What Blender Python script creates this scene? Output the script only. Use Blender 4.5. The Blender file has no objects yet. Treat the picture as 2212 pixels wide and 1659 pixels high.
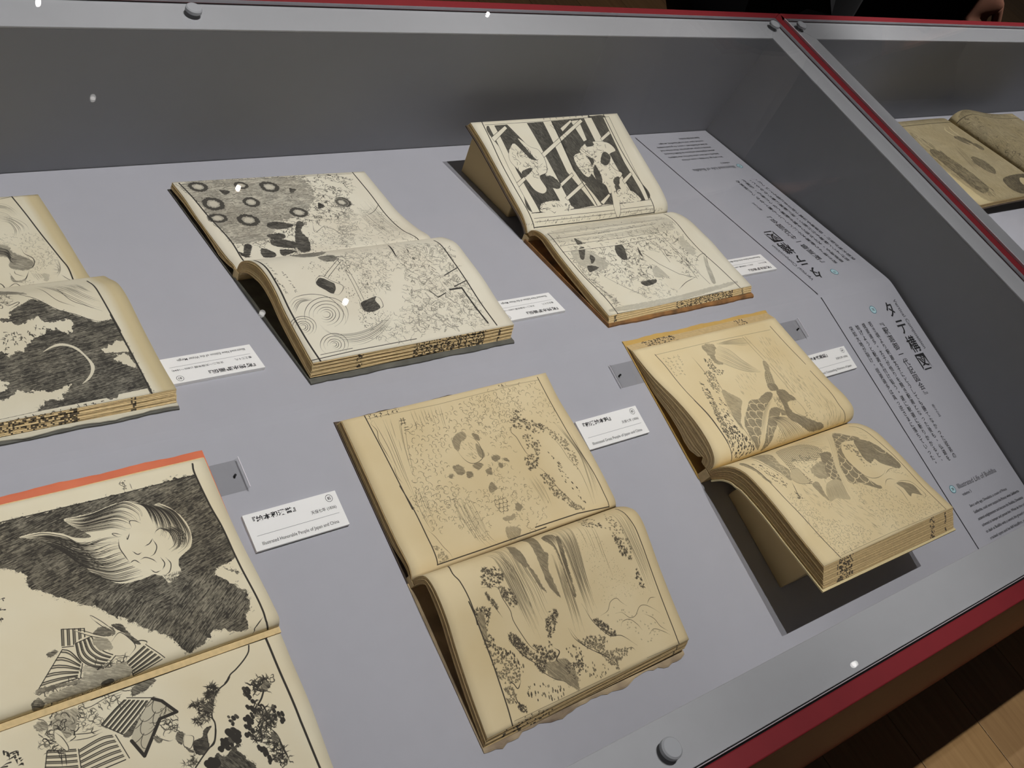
import bpy, math, random
import numpy as np
from mathutils import Vector, Matrix

rng = random.Random(11)
sc = bpy.context.scene
COL = sc.collection
RIM = 0.85                                  # height of the case rim above the floor

# ------------------------------------------------------------------ camera
cam = bpy.data.cameras.new('camera')
cam.sensor_fit = 'HORIZONTAL'; cam.sensor_width = 36.0
cam.lens = 2437.6/2212*36.0
cam.clip_start = 0.02; cam.clip_end = 60
cam_o = bpy.data.objects.new('camera', cam); COL.objects.link(cam_o)
CX = Vector((0.76571525, -0.50798008, 0.39450778))
CY = Vector((0.17936712, 0.75768911, 0.62748278))
CZ = Vector((-0.61766301, -0.40971141, 0.67128904))
M = Matrix.Identity(4)
for i, c in enumerate((CX, CY, CZ)):
    for j in range(3): M[j][i] = c[j]
M.translation = (-1.454939, -0.898320, 0.664131 + RIM)
cam_o.matrix_world = M
sc.camera = cam_o

# ------------------------------------------------------------------ world, lamps, exposure
sc.view_settings.view_transform = 'Standard'; sc.view_settings.look = 'None'
sc.view_settings.exposure = 0.0; sc.view_settings.gamma = 1.0
sc.view_settings.use_curve_mapping = False
wd = bpy.data.worlds.new('dim_gallery'); sc.world = wd; wd.use_nodes = True
bg = wd.node_tree.nodes['Background']; bg.inputs[0].default_value = (1.0, 0.93, 0.86, 1); bg.inputs[1].default_value = 0.022

def spot(x, y, z, tx, ty, tz, power, deg, blend=0.6, radius=0.012, col=(1.0, 0.985, 0.975)):
    l = bpy.data.lights.new('track_spot', 'SPOT'); l.energy = power; l.spot_size = math.radians(deg); l.spot_blend = blend
    l.shadow_soft_size = radius; l.color = col
    o = bpy.data.objects.new('track_spot', l); COL.objects.link(o)
    o.location = (x, y, z + RIM)
    o.rotation_euler = (Vector((tx, ty, tz)) - Vector((x, y, z))).to_track_quat('-Z', 'Y').to_euler()
    return o
LH = 3.4
for lx, p in ((-1.95, 200), (-1.56, 200), (-1.17, 205), (-0.78, 214), (-0.39, 224), (0.0, 150)):     # oval beams, one per column of books
    spot(lx, -0.43, LH, lx, -0.27, -0.12, p, 36, 1.0).scale = (.48, 1, 1)
# neighbouring case: its own stronger lamp, coming from the far side
spot(0.80, -0.15, LH, 0.78, -0.25, -0.10, 380, 24, 0.5)
# floor wash from the gallery's other lamps
spot(0.95, -0.47, LH, 0.62, -1.45, -RIM, 330, 26, 0.8, col=(1.0, 0.88, 0.70))
spot(1.4, 3.2, LH, 1.1, 1.7, -RIM, 60, 80, 0.9, col=(1.0, 0.75, 0.58))
# small bare lamps further down the hall, seen as glints in the glazing
for x, y, p in ((0.062, 2.84, .25), (0.073, 2.29, .03), (2.243, 2.85, .09), (0.242, 1.206, .05), (0.557, 1.2, .14), (1.571, -.645, .07)):
    l = bpy.data.lights.new('bare_lamp', 'POINT'); l.energy = p; l.shadow_soft_size = 0.010; l.color = (1, .97, .93)
    o = bpy.data.objects.new('bare_lamp', l); COL.objects.link(o); o.location = (x, y, 2.0 + RIM)

# ------------------------------------------------------------------ helpers
def srgb(r, g, b):
    f = lambda c: c/12.92 if c <= .04045 else ((c+.055)/1.055)**2.4
    return (f(r/255), f(g/255), f(b/255), 1.0)
MATS = {}
def mat(name, rgb, rough=0.6, var=0.0, scale=20.0, bump=0.0, rgb2=None, metal=0.0, spec=0.5, stretch=None):
    if name in MATS: return MATS[name]
    m = bpy.data.materials.new(name); m.use_nodes = True; nt = m.node_tree; b = nt.nodes['Principled BSDF']
    b.inputs['Roughness'].default_value = rough; b.inputs['Metallic'].default_value = metal
    b.inputs['Specular IOR Level'].default_value = spec
    c = srgb(*rgb)
    if var or bump or rgb2:
        tc = nt.nodes.new('ShaderNodeTexCoord'); mp = nt.nodes.new('ShaderNodeMapping'); nz = nt.nodes.new('ShaderNodeTexNoise')
        nz.inputs['Scale'].default_value = scale; nz.inputs['Detail'].default_value = 6
        if stretch: mp.inputs['Scale'].default_value = stretch
        nt.links.new(tc.outputs['Object'], mp.inputs[0]); nt.links.new(mp.outputs[0], nz.inputs['Vector'])
        mx = nt.nodes.new('ShaderNodeMix'); mx.data_type = 'RGBA'
        a2 = srgb(*rgb2) if rgb2 else tuple(min(1, v*(1+var)) for v in c[:3])+(1,)
        a1 = c if rgb2 else tuple(v*(1-var) for v in c[:3])+(1,)
        rp = nt.nodes.new('ShaderNodeMapRange'); rp.inputs[1].default_value = .3; rp.inputs[2].default_value = .7
        nt.links.new(nz.outputs[0], rp.inputs[0]); nt.links.new(rp.outputs[0], mx.inputs[0])
        mx.inputs[6].default_value = a1; mx.inputs[7].default_value = a2
        nt.links.new(mx.outputs[2], b.inputs['Base Color'])
        if bump:
            bp = nt.nodes.new('ShaderNodeBump'); bp.inputs['Strength'].default_value = bump; bp.inputs['Distance'].default_value = .002
            nt.links.new(nz.outputs[0], bp.inputs['Height']); nt.links.new(bp.outputs[0], b.inputs['Normal'])
    else:
        b.inputs['Base Color'].default_value = c
    MATS[name] = m
    return m
def glass_mat(name, base=0.04, gain=1.0, tint=(1, 1, 1)):
    m = bpy.data.materials.new(name); m.use_nodes = True; nt = m.node_tree; nt.nodes.clear()
    out = nt.nodes.new('ShaderNodeOutputMaterial'); mx = nt.nodes.new('ShaderNodeMixShader')
    tr = nt.nodes.new('ShaderNodeBsdfTransparent'); gl = nt.nodes.new('ShaderNodeBsdfGlossy'); gl.inputs['Roughness'].default_value = 0.0
    tr.inputs[0].default_value = tint + (1,)
    lw = nt.nodes.new('ShaderNodeLayerWeight'); lw.inputs[0].default_value = 0.5
    p = nt.nodes.new('ShaderNodeMath'); p.operation = 'POWER'; p.inputs[1].default_value = 5.0
    k = nt.nodes.new('ShaderNodeMath'); k.operation = 'MULTIPLY_ADD'; k.inputs[1].default_value = (1-base)*gain; k.inputs[2].default_value = base
    nt.links.new(lw.outputs['Facing'], p.inputs[0]); nt.links.new(p.outputs[0], k.inputs[0]); nt.links.new(k.outputs[0], mx.inputs[0])
    nt.links.new(tr.outputs[0], mx.inputs[1]); nt.links.new(gl.outputs[0], mx.inputs[2]); nt.links.new(mx.outputs[0], out.inputs[0])
    return m
def V(p): return (p[0], p[1], p[2] + RIM)
class MB:
    """collects shapes, links them as ONE mesh object"""
    def __init__(s): s.v = []; s.f = []; s.mi = []; s.m = []
    def slot(s, m):
        if m not in s.m: s.m.append(m)
        return s.m.index(m)
    def add(s, vs, fs, m, mi=None):
        k = s.slot(m) if m else 0; o = len(s.v); s.v += [tuple(map(float, p)) for p in vs]
        for i, f in enumerate(fs):
            s.f.append(tuple(o+j for j in f)); s.mi.append(k if mi is None else mi[i])
    def box(s, a, b, m):
        x0, y0, z0 = a; x1, y1, z1 = b
        s.add([(x0,y0,z0),(x1,y0,z0),(x1,y1,z0),(x0,y1,z0),(x0,y0,z1),(x1,y0,z1),(x1,y1,z1),(x0,y1,z1)],
              [(3,2,1,0),(4,5,6,7),(0,1,5,4),(1,2,6,5),(2,3,7,6),(3,0,4,7)], m)
    def hexa(s, p, m):
        """eight corners: bottom ring then top ring, counter-clockwise seen from above"""
        s.add(p, [(3,2,1,0),(4,5,6,7),(0,1,5,4),(1,2,6,5),(2,3,7,6),(3,0,4,7)], m)
    def prism(s, poly, a, b, fn, m):
        """polygon extruded between two values a, b of the first argument of fn(x, p)"""
        n = len(poly); vs = [fn(a, p) for p in poly] + [fn(b, p) for p in poly]
        s.add(vs, [tuple(range(n)), tuple(range(2*n-1, n-1, -1))] + [(i+n, (i+1) % n+n, (i+1) % n, i) for i in range(n)], m)
    def cyl(s, c, r, h, m, n=28, bev=.25, axis=None):
        cx, cy, cz = c; vs = []; prof = [(r, 0), (r, h-bev*r*.3), (r-bev*r*.3, h)]
        ex, ey, ez = axis or ((1,0,0),(0,1,0),(0,0,1))
        for rr, z in prof:
            for i in range(n):
                a = 2*math.pi*i/n; u, w = rr*math.cos(a), rr*math.sin(a)
                vs.append(tuple(c[k] + u*ex[k] + w*ey[k] + z*ez[k] for k in range(3)))
        fs = [tuple(range(n-1, -1, -1)), tuple(range(2*n, 3*n))]
        for q in (0, 1): fs += [(q*n+i, q*n+(i+1) % n, (q+1)*n+(i+1) % n, (q+1)*n+i) for i in range(n)]
        s.add(vs, fs, m)
    def build(s, name, parent=None, smooth=False, flip_fix=True, bevel=0):
        me = bpy.data.meshes.new(name); me.from_pydata(s.v, [], s.f)
        for m in s.m: me.materials.append(m)
        me.polygons.foreach_set('material_index', s.mi)
        if smooth: me.polygons.foreach_set('use_smooth', [True]*len(s.f))
        me.update()
        o = bpy.data.objects.new(name, me); COL.objects.link(o)
        if bevel:
            b = o.modifiers.new('bevel', 'BEVEL'); b.width = bevel; b.segments = 2; b.limit_method = 'ANGLE'
        if parent:
            o.parent = parent; o.matrix_parent_inverse = parent.matrix_world.inverted()
        return o
def thing(name, loc, label, cat, group=None):
    o = bpy.data.objects.new(name, None); COL.objects.link(o); o.location = loc; o.empty_display_size = .05
    o['label'] = label; o['category'] = cat
    if group: o['group'] = group
    o.matrix_world = Matrix.Translation(loc)
    return o
def tag(o, label, cat, group=None):
    o['label'] = label; o['category'] = cat
    if group: o['group'] = group
    return o

# ------------------------------------------------------------------ materials
GREY = mat('grey_paint', (176, 177, 180), .75, .015, 60)
BOARDM = mat('grey_board_paint', (175, 175, 182), .8, .012, 60)
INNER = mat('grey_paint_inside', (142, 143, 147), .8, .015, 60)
RED = mat('red_paint', (134, 32, 40), .5, .05, 40)
CAPM = mat('cap_grey', (170, 172, 176), .55)
DARK = mat('gap_black', (12, 11, 12), .9)
WHITE = mat('label_white', (247, 246, 243), .7)
BLACK = mat('print_black', (22, 22, 25), .8)
GREYINK = mat('print_grey', (150, 150, 150), .8)
TEXTGREY = mat('print_charcoal', (62, 62, 66), .8)
CYAN = mat('badge_cyan', (178, 212, 218), .7)
TEAL = mat('badge_teal', (86, 130, 142), .7)
GLASS = glass_mat('acrylic_sheet', 0.022, 0.75)
FILM = glass_mat('clear_film', 0.05, 1.0, (0.95, 0.95, 0.945))
GEDGE = mat('acrylic_edge', (232, 228, 234), .25)
CREAM = mat('stand_card', (208, 182, 130), .8, .03, 30)
STEEL = mat('pin_steel', (40, 40, 42), .35, metal=.8)
SKIN = mat('skin', (152, 106, 86), .55, .04, 30)

# ------------------------------------------------------------------ floor: base slab and planks
fl = MB(); fl.box((-4, -4, -.03), (6, 5, -.004), DARK)
floor = fl.build('floor'); floor['kind'] = 'structure'
WOODS = [mat('oak_%s' % n, c, .42, stretch=(9, .55, 1), scale=9, rgb2=d, bump=.04) for n, c, d in
         (('pale', (176, 146, 106), (158, 128, 90)), ('mid', (166, 138, 102), (146, 118, 86)), ('warm', (180, 148, 106), (160, 126, 88)))]
k = 0
PLANKS = {}
for i in range(-6, 22):
    for (ya, yb) in ((-2.6, -1.42), (-1.42, -.30), (.45, 1.7), (1.7, 2.95)):
        x0 = .46 + .2*i
        off = .35*((i*7) % 3)/3
        key = (k % 3, round(yb-ya, 2))
        if key not in PLANKS:
            p = MB(); p.box((0, 0, -.004), (.1984, yb-ya-.0016, 0), WOODS[k % 3]); o = p.build('floor_plank', floor, bevel=.0008); PLANKS[key] = o
        else:
            o = PLANKS[key].copy(); COL.objects.link(o)
        o.location = (x0, ya + off, 0); k += 1

# ------------------------------------------------------------------ display cases
W = 0.0433                                   # rim width
YN = -0.8                                    # near inner edge
ZB, XLEAN = -0.1787, -0.0175
def frame_ring(mb, x0, x1, y0, y1, X0, X1, Y0, Y1, z0, z1, m):
    """flat mitred ring between an inner and an outer rectangle"""
    I = [(x0,y0),(x1,y0),(x1,y1),(x0,y1)]; O = [(X0,Y0),(X1,Y0),(X1,Y1),(X0,Y1)]
    for i in range(4):
        j = (i+1) % 4
        ring = [O[i], O[j], I[j], I[i]]
        mb.hexa([V(p+(z0,)) for p in ring] + [V(p+(z1,)) for p in ring], m)
def case(xl, xr, label, wall_lean_left, wall_lean_right, skirt):
    c = thing('display_case', ((xl+xr)/2, -.4, 0), label, 'display case')
    m = MB(); R1 = W-.0018; frame_ring(m, xl, xr, YN, 0, xl-R1, xr+R1, YN-R1, R1, -.0025, 0, GREY); m.build('rim', c, bevel=.0006)
    r = MB(); g = .0016
    frame_ring(r, xl-W-g, xr+W+g, YN-W-g, W+g, skirt[0], skirt[1], YN-W-.0175, W+.0185, -.03, .0012, RED)
    r.build('red_border', c, bevel=.001)
    g2 = MB(); frame_ring(g2, xl-R1, xr+R1, YN-R1, R1, xl-W-g, xr+W+g, YN-W-g, W+g, -.02, -.0012, DARK); g2.build('seam', c)
    s = MB(); t = .016; zt, zb = -.0025, -.2
    def wall(a, b, c2, d, nm):
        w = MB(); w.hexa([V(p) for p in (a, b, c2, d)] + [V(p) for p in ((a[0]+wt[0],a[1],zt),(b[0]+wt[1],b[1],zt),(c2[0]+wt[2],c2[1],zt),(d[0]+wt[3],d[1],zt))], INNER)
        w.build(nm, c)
    lr, ll = wall_lean_right, wall_lean_left
    wt = (0, 0, 0, 0)
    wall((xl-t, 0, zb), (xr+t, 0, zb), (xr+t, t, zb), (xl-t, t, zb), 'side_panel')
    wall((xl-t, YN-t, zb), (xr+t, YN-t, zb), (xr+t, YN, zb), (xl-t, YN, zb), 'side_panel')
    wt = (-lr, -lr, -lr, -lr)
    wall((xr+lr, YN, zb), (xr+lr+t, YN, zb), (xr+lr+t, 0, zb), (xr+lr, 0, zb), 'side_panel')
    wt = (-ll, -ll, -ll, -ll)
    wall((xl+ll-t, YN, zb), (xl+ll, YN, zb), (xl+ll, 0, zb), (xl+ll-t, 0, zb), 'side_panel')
    k = MB(); X0, X1 = skirt; Y0, Y1 = YN-W-.0175, W+.0185
    for a, b in (((X0, Y0, -.735), (X1, Y0+.018, -.03)), ((X0, Y1-.018, -.735), (X1, Y1, -.03)), ((X0, Y0+.018, -.735), (X0+.018, Y1-.018, -.03)), ((X1-.018, Y0+.018, -.735), (X1, Y1-.018, -.03))):
        k.box(V(a), V(b), RED)
    k.box(V((X0+.018, Y0+.018, -.735)), V((X1-.018, Y1-.018, -.71)), RED)
    k.build('skirt', c)
    p = MB(); p.box(V((X0+.07, Y0+.09, -RIM)), V((X1-.07, Y1-.09, -.735)), DARK); p.build('plinth', c)
    return c
case(-1.75, 0.0, 'long grey display case holding the six open books, red border', .0175, -.0175, (-1.81, .0755))
case(0.111, 2.0, 'second grey display case beyond the diagonal red bar, top right', .0, -.0175, (.0765, 2.06))

def sheet(xl, xr, label, caps):
    o = thing('glass_cover', ((xl+xr)/2, -.4, RIM), label, 'glass cover')
    m = MB(); x0, x1, y0, y1, z0, z1 = xl-W-.0002, xr+W+.0002, YN-W-.0002, W+.0002, .0004, .0052
    b = .0006
    vs = [V(p) for p in ((x0,y0,z0),(x1,y0,z0),(x1,y1,z0),(x0,y1,z0),(x0,y0,z1-b),(x1,y0,z1-b),(x1,y1,z1-b),(x0,y1,z1-b),(x0+b,y0+b,z1),(x1-b,y0+b,z1),(x1-b,y1-b,z1),(x0+b,y1-b,z1))]
    gi, ei = m.slot(GLASS), m.slot(GEDGE)
    m.add(vs, [(3,2,1,0),(8,9,10,11),(0,1,5,4),(1,2,6,5),(2,3,7,6),(3,0,4,7),(4,5,9,8),(5,6,10,9),(6,7,11,10),(7,4,8,11)], None, [gi,gi,ei,ei,ei,ei,ei,ei,ei,ei])
    m.build('sheet', o)
    for (x, y) in caps:
        q = MB(); q.cyl(V((x, y, .0052)), .0085, .0046, CAPM, 36, .5); q.build('screw_cap', o, smooth=False)
    return o
sheet(-1.75, 0.0, 'clear flat acrylic cover lying over the six open books', [(-.927, .0225), (-.919, -.8235), (.0215, .0235), (.0215, -.8235), (-1.77, .0225), (-1.77, -.8235)])
sheet(0.111, 2.0, 'clear flat acrylic cover over the second case, top right', [(.0895, .0235), (.0895, -.8235), (1.05, .0225)])

# ---- page cross-sections: (distance from the ridge, height above the board) in mm, far/near edge and spine ----
RY, RZ = -0.39939, -0.11268          # ridge of the gable board (case coordinates)
ND = (0.0, -0.98660, -0.16248)       # down the near slope
NN = (0.0, -0.16248, 0.98660)
FD = (0.0, 0.98660, -0.16299)        # down the far slope
FN = (0.0, 0.16299, 0.98660)
BOOKS = {
 'moon':    ('far', (-1.325, -1.0865), [(349,10),(310,9),(270,8),(235,9),(212,10),(206,10)], [(352,8),(310,9),(270,9),(235,8),(214,8),(208,10)],
                    (-1.325, -1.0785), [(206,10),(202,17),(189,24),(171,33),(152,36),(112,29),(74,22),(38,18)], [(208,10),(203,16),(189,23),(171,31),(152,32.3),(112,25.3),(74,20),(38,17.6)]),
 'mallets': ('far', (-0.9476, -0.7045), [(349,13),(318,14),(284,12),(239,12),(212,12.5),(197,14),(191,13)], [(347,10),(305,8),(265,6.5),(226,11.5),(203,17),(195,16)],
                    (-0.9476, -0.7028), [(191,13),(190.3,18),(187,25),(175,36),(160,43.5),(143,46),(120,43),(96,35),(67,28),(34,21.5)], [(195,16),(192,21),(184,28),(173,33.5),(158,38),(133,36),(101,32),(68,25),(35,20)]),
 'lattice': ('far', (-0.5636, -0.3067), [(347,71),(314,62.5),(279,51),(242,38.5),(211,28),(197,20),(190,13)], [(347,75),(300,58),(253,42),(221,30.5),(203,20),(198,10)],
                    (-0.5636, -0.3067), [(190,13),(187,19),(180,24),(170,27.5),(159,28),(135,24),(113,21),(76,17),(28,12)], [(198,10),(192,16),(180,21),(165,24),(150,24.5),(133,23.5),(113,22.5),(76,17.5),(30,13)]),
 'plume':   ('near', (-1.325, -1.0778), [(25,1.6),(61,3),(80,4),(110,8),(142,14),(167,18),(180,18),(184,12)], [(25,1.6),(61,2.6),(77,3.2),(110,7),(142,13),(167,17),(180,17.5),(184,12)],
                    (-1.325, -1.0778), [(184,9),(190,10),(216,10.5),(249,11),(301,7),(335,5)], [(184,8.5),(190,9.5),(216,9.5),(249,10.5),(301,5.5),(335,5)]),
 'falls':   ('near', (-0.9471, -0.7013), [(25,12.2),(80,12.5),(120,12),(150,12.5),(165,14),(176,13.5),(184,9)], [(25,14.5),(56,13.5),(84,16),(125,19),(165,18.8),(178,17.5),(183,14)],
                    (-0.9471, -0.7013), [(184,9),(184.3,16),(186,24),(190,31.5),(200,35.5),(213,36),(232,33.5),(256,27),(295,18.5),(331,13)], [(183,14),(186,21),(190,28.5),(198,36.5),(210,38.5),(230,35),(255,29.5),(293,23),(329,18.3)]),
 'carp':    ('near', (-0.5620, -0.3075), [(19,6),(28,7.2),(59,14.6),(100,29),(132,36.7),(159,38),(173,34),(179,27),(181,17)], [(19.5,8),(33,10.5),(78,19.4),(125,29),(154,37),(170,37.3),(179,29),(180,18)],
                    (-0.5620, -0.3075), [(181,17),(184,35),(192,51),(205,62),(226,69.5),(255,76.5),(282,81.5),(308,87),(325,90.5)], [(180,18),(189,33),(206,46.5),(239,57.5),(282,68),(307,76),(326,82)]),
}
def resample(prof, n):
    p = np.array(prof, float)
    # Catmull-Rom through the traced points, then equal arc steps
    q = np.vstack([2*p[0]-p[1], p, 2*p[-1]-p[-2]]); out = []
    for i in range(1, len(q)-2):
        a, b, c, d = q[i-1], q[i], q[i+1], q[i+2]
        L1, L2, L3 = [max(np.hypot(*(y-x)), 1e-6)**.5 for x, y in ((a, b), (b, c), (c, d))]
        m1 = (c-b) + L2*((b-a)/L1 - (c-a)/(L1+L2)); m2 = (c-b) + L2*((d-c)/L3 - (d-b)/(L2+L3))
        for t in np.linspace(0, 1, 16, endpoint=False):
            out.append((2*t**3-3*t**2+1)*b + (t**3-2*t**2+t)*m1 + (3*t**2-2*t**3)*c + (t**3-t**2)*m2)
    out = np.array(out + [p[-1]])
    s = np.r_[0, np.cumsum(np.hypot(*np.diff(out, axis=0).T))]
    w = np.linspace(0, s[-1], n)
    return np.c_[np.interp(w, s, out[:, 0]), np.interp(w, s, out[:, 1])], s[-1]
def to_case(slope, x, th):
    """(x, t, h) in m, mm, mm -> case coordinates"""
    d, n = (ND, NN) if slope == 'near' else (FD, FN)
    th = np.asarray(th, float)/1000
    x = np.broadcast_to(x, th.shape[:-1])
    return np.stack([x, RY + d[1]*th[..., 0] + n[1]*th[..., 1], RZ + d[2]*th[..., 0] + n[2]*th[..., 1]], -1)

def S3(slope, x, t, h): return V(to_case(slope, x, np.array([t, h], float)))

# ------------------------------------------------------------------ gable boards with their printing
def gable(x0, x1, label):
    pts = []                                   # (y, z) along the top from the near end over the ridge to the far end
    n0 = to_case('near', 0, np.array([(406., 0.), (9, 0)])); f0 = to_case('far', 0, np.array([(9., 0.), (404, 0)]))
    pts += [tuple(n0[0][1:]), tuple(n0[1][1:]), (RY-.0045, RZ-.0011), (RY, RZ-.0007), (RY+.0045, RZ-.0011), tuple(f0[0][1:]), tuple(f0[1][1:])]
    bot = [(y, z-.006) for y, z in pts][::-1]
    m = MB(); m.prism(pts+bot, x0, x1, lambda x, p: V((x, p[0], p[1])), BOARDM)
    o = m.build('display_board'); return tag(o, label, 'board')
board = gable(-1.748, XLEAN, 'grey gabled display board carrying the six open books and black printing')
board2 = gable(.112, 1.98, 'bright grey gabled board under the sepia book, top right')

_glyph = {}
def glyphs(s, bold=0.0):
    k = (s, bold)
    if k in _glyph: return _glyph[k]
    cu = bpy.data.curves.new('lettering', 'FONT'); cu.body = s; cu.offset = bold; cu.resolution_u = 3
    o = bpy.data.objects.new('lettering', cu); COL.objects.link(o)
    dg = bpy.context.evaluated_depsgraph_get(); me = bpy.data.meshes.new_from_object(o.evaluated_get(dg))
    v = np.array([tuple(x.co)[:2] for x in me.vertices]).reshape(-1, 2); f = [tuple(p.vertices) for p in me.polygons]
    bpy.data.objects.remove(o); bpy.data.curves.remove(cu); bpy.data.meshes.remove(me)
    _glyph[k] = (v, f); return v, f
class Print:
    """flat lettering laid on a plane; local mm: x to the reader's right, y down"""
    def __init__(s, at): s.at = at; s.mb = MB()
    def raw(s, v, f, m): s.mb.add([s.at(x, y) for x, y in v], f, m)
    def fit(s, txt, x0, x1, y0, y1, m=None, bold=0.0):
        v, f = glyphs(txt, bold); a = v.min(0); b = v.max(0)
        q = (v-a)/(b-a); s.raw([(x0+(x1-x0)*u, y1-(y1-y0)*w) for u, w in q], f, m or BLACK)
    def fit_down(s, txt, x0, x1, y0, y1, m=None, bold=0.0):
        v, f = glyphs(txt, bold); a = v.min(0); b = v.max(0); q = (v-a)/(b-a)      # rotated: reads downwards, tops to the right
        s.raw([(x0+(x1-x0)*w, y0+(y1-y0)*u) for u, w in q], f, m or BLACK)
    def column(s, txt, xc, y0, y1, wid, m=None, bold=0.0):
        st = (y1-y0)/len(txt)
        for i, ch in enumerate(txt):
            v, f = glyphs(ch, bold)
            if len(v) == 0: continue
            if ch in '。、・': q = [(xc+wid*.5+(x-.5)*wid-wid*.1, y0+st*i+(.55-y)*st*.9) for x, y in v]
            elif ch in '『』':
                c = (v.min(0)+v.max(0))/2; at = .7 if ch == '『' else .3
                q = [(xc+(y-c[1])*wid, y0+st*(i+at)+(x-c[0])*st) for x, y in v]
            else: q = [(xc+(x-.5)*wid, y0+st*(i+.5)-(y-.38)*st) for x, y in v]
            s.raw(q, f, m or BLACK)
    def rect(s, x0, x1, y0, y1, m=None): s.raw([(x0,y0),(x0,y1),(x1,y1),(x1,y0)], [(0,1,2,3)], m or BLACK)
    def ring(s, cx, cy, r0, r1, m, n=36):
        v = [(cx+r*math.cos(2*math.pi*i/n), cy+r*math.sin(2*math.pi*i/n)) for r in (r0, r1) for i in range(n)]
        s.raw(v, [(i, (i+1) % n, n+(i+1) % n, n+i) for i in range(n)], m)
    def disc(s, cx, cy, r, m, n=36): s.raw([(cx+r*math.cos(-2*math.pi*i/n), cy+r*math.sin(-2*math.pi*i/n)) for i in range(n)], [tuple(range(n))], m)
    def build(s, name, parent): return s.mb.build(name, parent)

BODY = ['若き頃より釈迦太子にどうしても勝てなかった従弟の', '提婆達多。太子が悟りを開き釈迦となった後も、仏道を', '妨げようと釈迦を付け狙う。遂に釈迦に斬りかかると、', '突如大地が裂け、提婆達多は真っ逆さまに落ちていった。']
ENG = [('Since early age, Devadatta, a cousin of Prince', -58.4), ('Siddhartha, could never surpass the Prince; when Siddhartha', -36.2), ('attained enlightenment and became the Buddha, Devadatta', -36.5),
       ('schemed to hamper and pursue him. When he then tried', -37), ('to slash at Buddha with a sword, the ground suddenly', -37), ('cracked open and he fell headfirst, straight', -49), ('down into the crevice.', -104)]
def board_print(slope, badge):
    if slope == 'near':
        at = lambda h: (lambda x, y: S3('near', x/1000, y, h))
    else:
        at = lambda h: (lambda x, y: S3('far', (-203.5-x)/1000, y, h))
    p = Print(at(.25))
    for ch, x0, x1, y0, y1 in (('タ', -68, -51, 31.5, 55), ('テ', -67, -47.5, 62, 84), ('構', -69, -47.5, 88, 114), ('図', -70.5, -48.7, 117, 142)): p.fit(ch, x0, x1, y0, y1, BLACK, .012)
    p.fit_down('Vertical Composition', -43, -34.5, 30, 112, TEXTGREY); p.build('heading_print', board)
    p = Print(at(.25)); p.column('『釈迦御一代記図会』', -97, 53.5, 180, 12.5, BLACK, .004); p.column('巻之五', -98.5, 189, 209, 6.3, TEXTGREY); p.build('title_print', board)
    p = Print(at(.25))
    for i, (s, xc) in enumerate(zip(BODY, (-120.5, -135.5, -150.5, -165))): p.column(s, xc, 53, 267, 7.6, BLACK, .004)
    p.build('japanese_text_print', board)
    p = Print(at(.25)); p.fit('Illustrated Life of Buddha', -152, -56, 297.3, 304, TEXTGREY); p.fit('volume 5', -152.5, -131, 310, 314.3, TEXTGREY)
    for (s, x1), y in zip(ENG, (331, 340.2, 349.8, 358.7, 367.7, 377, 386.2)): p.fit(s, -152, x1, y-4.2, y+.9, BLACK)
    p.build('english_text_print', board)
    for cx, cy, r in ((-96.2, 37.8, 6.0), (-164.5, 301.2, 5.3)):
        p = Print(at(.2)); p.disc(cx, cy, r, CYAN); p.build('number_badge', board)
        p = Print(at(.35)); p.ring(cx, cy, r-.6, r+.3, TEAL); p.fit(badge, cx-r*.42, cx+r*.42, cy-r*.36, cy+r*.36, BLACK); p.build('badge_print', board)
board_print('near', '78'); board_print('far', '79')
p = Print(lambda x, y: S3('near', x/1000, y, .25)); p.rect(-186.6, -185.0, 3, 387); p.build('rule_line', board)
p = Print(lambda x, y: S3('far', x/1000, y, .25)); p.rect(-187.6, -186.0, 3, 396); p.build('rule_line', board)

# ------------------------------------------------------------------ caption labels
def caption(slope, x, t, num, title, vol, date, eng, label):
    """x, t: the label's reading-left top corner (mm); far labels face the far side"""
    sg = 1 if slope == 'near' else -1; TH = 3.6
    o = thing('caption_label', S3(slope, x/1000, t, 0), label, 'label', 'white caption labels beside the books')
    b = MB(); P = [S3(slope, (x+sg*a)/1000, t+d, h) for h in (0.05, TH) for a, d in ((0, 33.6), (89.6, 33.6), (89.6, 0), (0, 0))]
    b.hexa(P, WHITE); b.build('card', o, bevel=.0003)
    at = lambda a, d: S3(slope, (x+sg*a)/1000, t+d, TH+.12)
    p = Print(at); p.fit(title, 7.5, 7.5+5.9*len(title)-1.5, 3.6, 8.9, BLACK, .022); p.build('title_print', o)
    p = Print(at)
    if vol:
        p.fit(vol, 6.2, 23, 14.8, 17.8, BLACK, .006); p.fit(date, 34.5, 84, 14.8, 17.9, BLACK, .006)
    else: p.fit(date, 59.5, 84.3, 12.6, 16.6, BLACK, .004)
    p.fit(eng, 7.4, 80.8 if not vol else 74, 26.6, 30.6, BLACK, .004); p.build('caption_print', o)
    p = Print(at); p.rect(5.5, 84.6, 20.6, 20.95, GREYINK); p.ring(81, 5.6, 3.05, 3.45, TEXTGREY); p.fit(num, 79.5, 82.5, 4.3, 6.9, BLACK, .02); p.build('rule_and_number_print', o)
caption('near', -1067.2, 84.2, '82', '『絵本和漢誉』', '', '天保七年 (1836)', 'Illustrated Honorable People of Japan and China', 'white caption label 82 between the feathery plume book and the waterfall book')
caption('near', -687.0, 81.9, '83', '『和漢絵本魁』', '', '天保七年 (1836)', 'Illustrated Great People of Japan and China', 'white caption label 83 between the waterfall book and the scale-pattern book')
caption('near', -295.1, 78.4, '84', '『絵本武蔵鐙』', '', '天保七年 (1836)', 'Illustrated Outstanding Warriors of Japan', 'white caption label 84 by the black line, half under the scale-pattern book')
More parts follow.
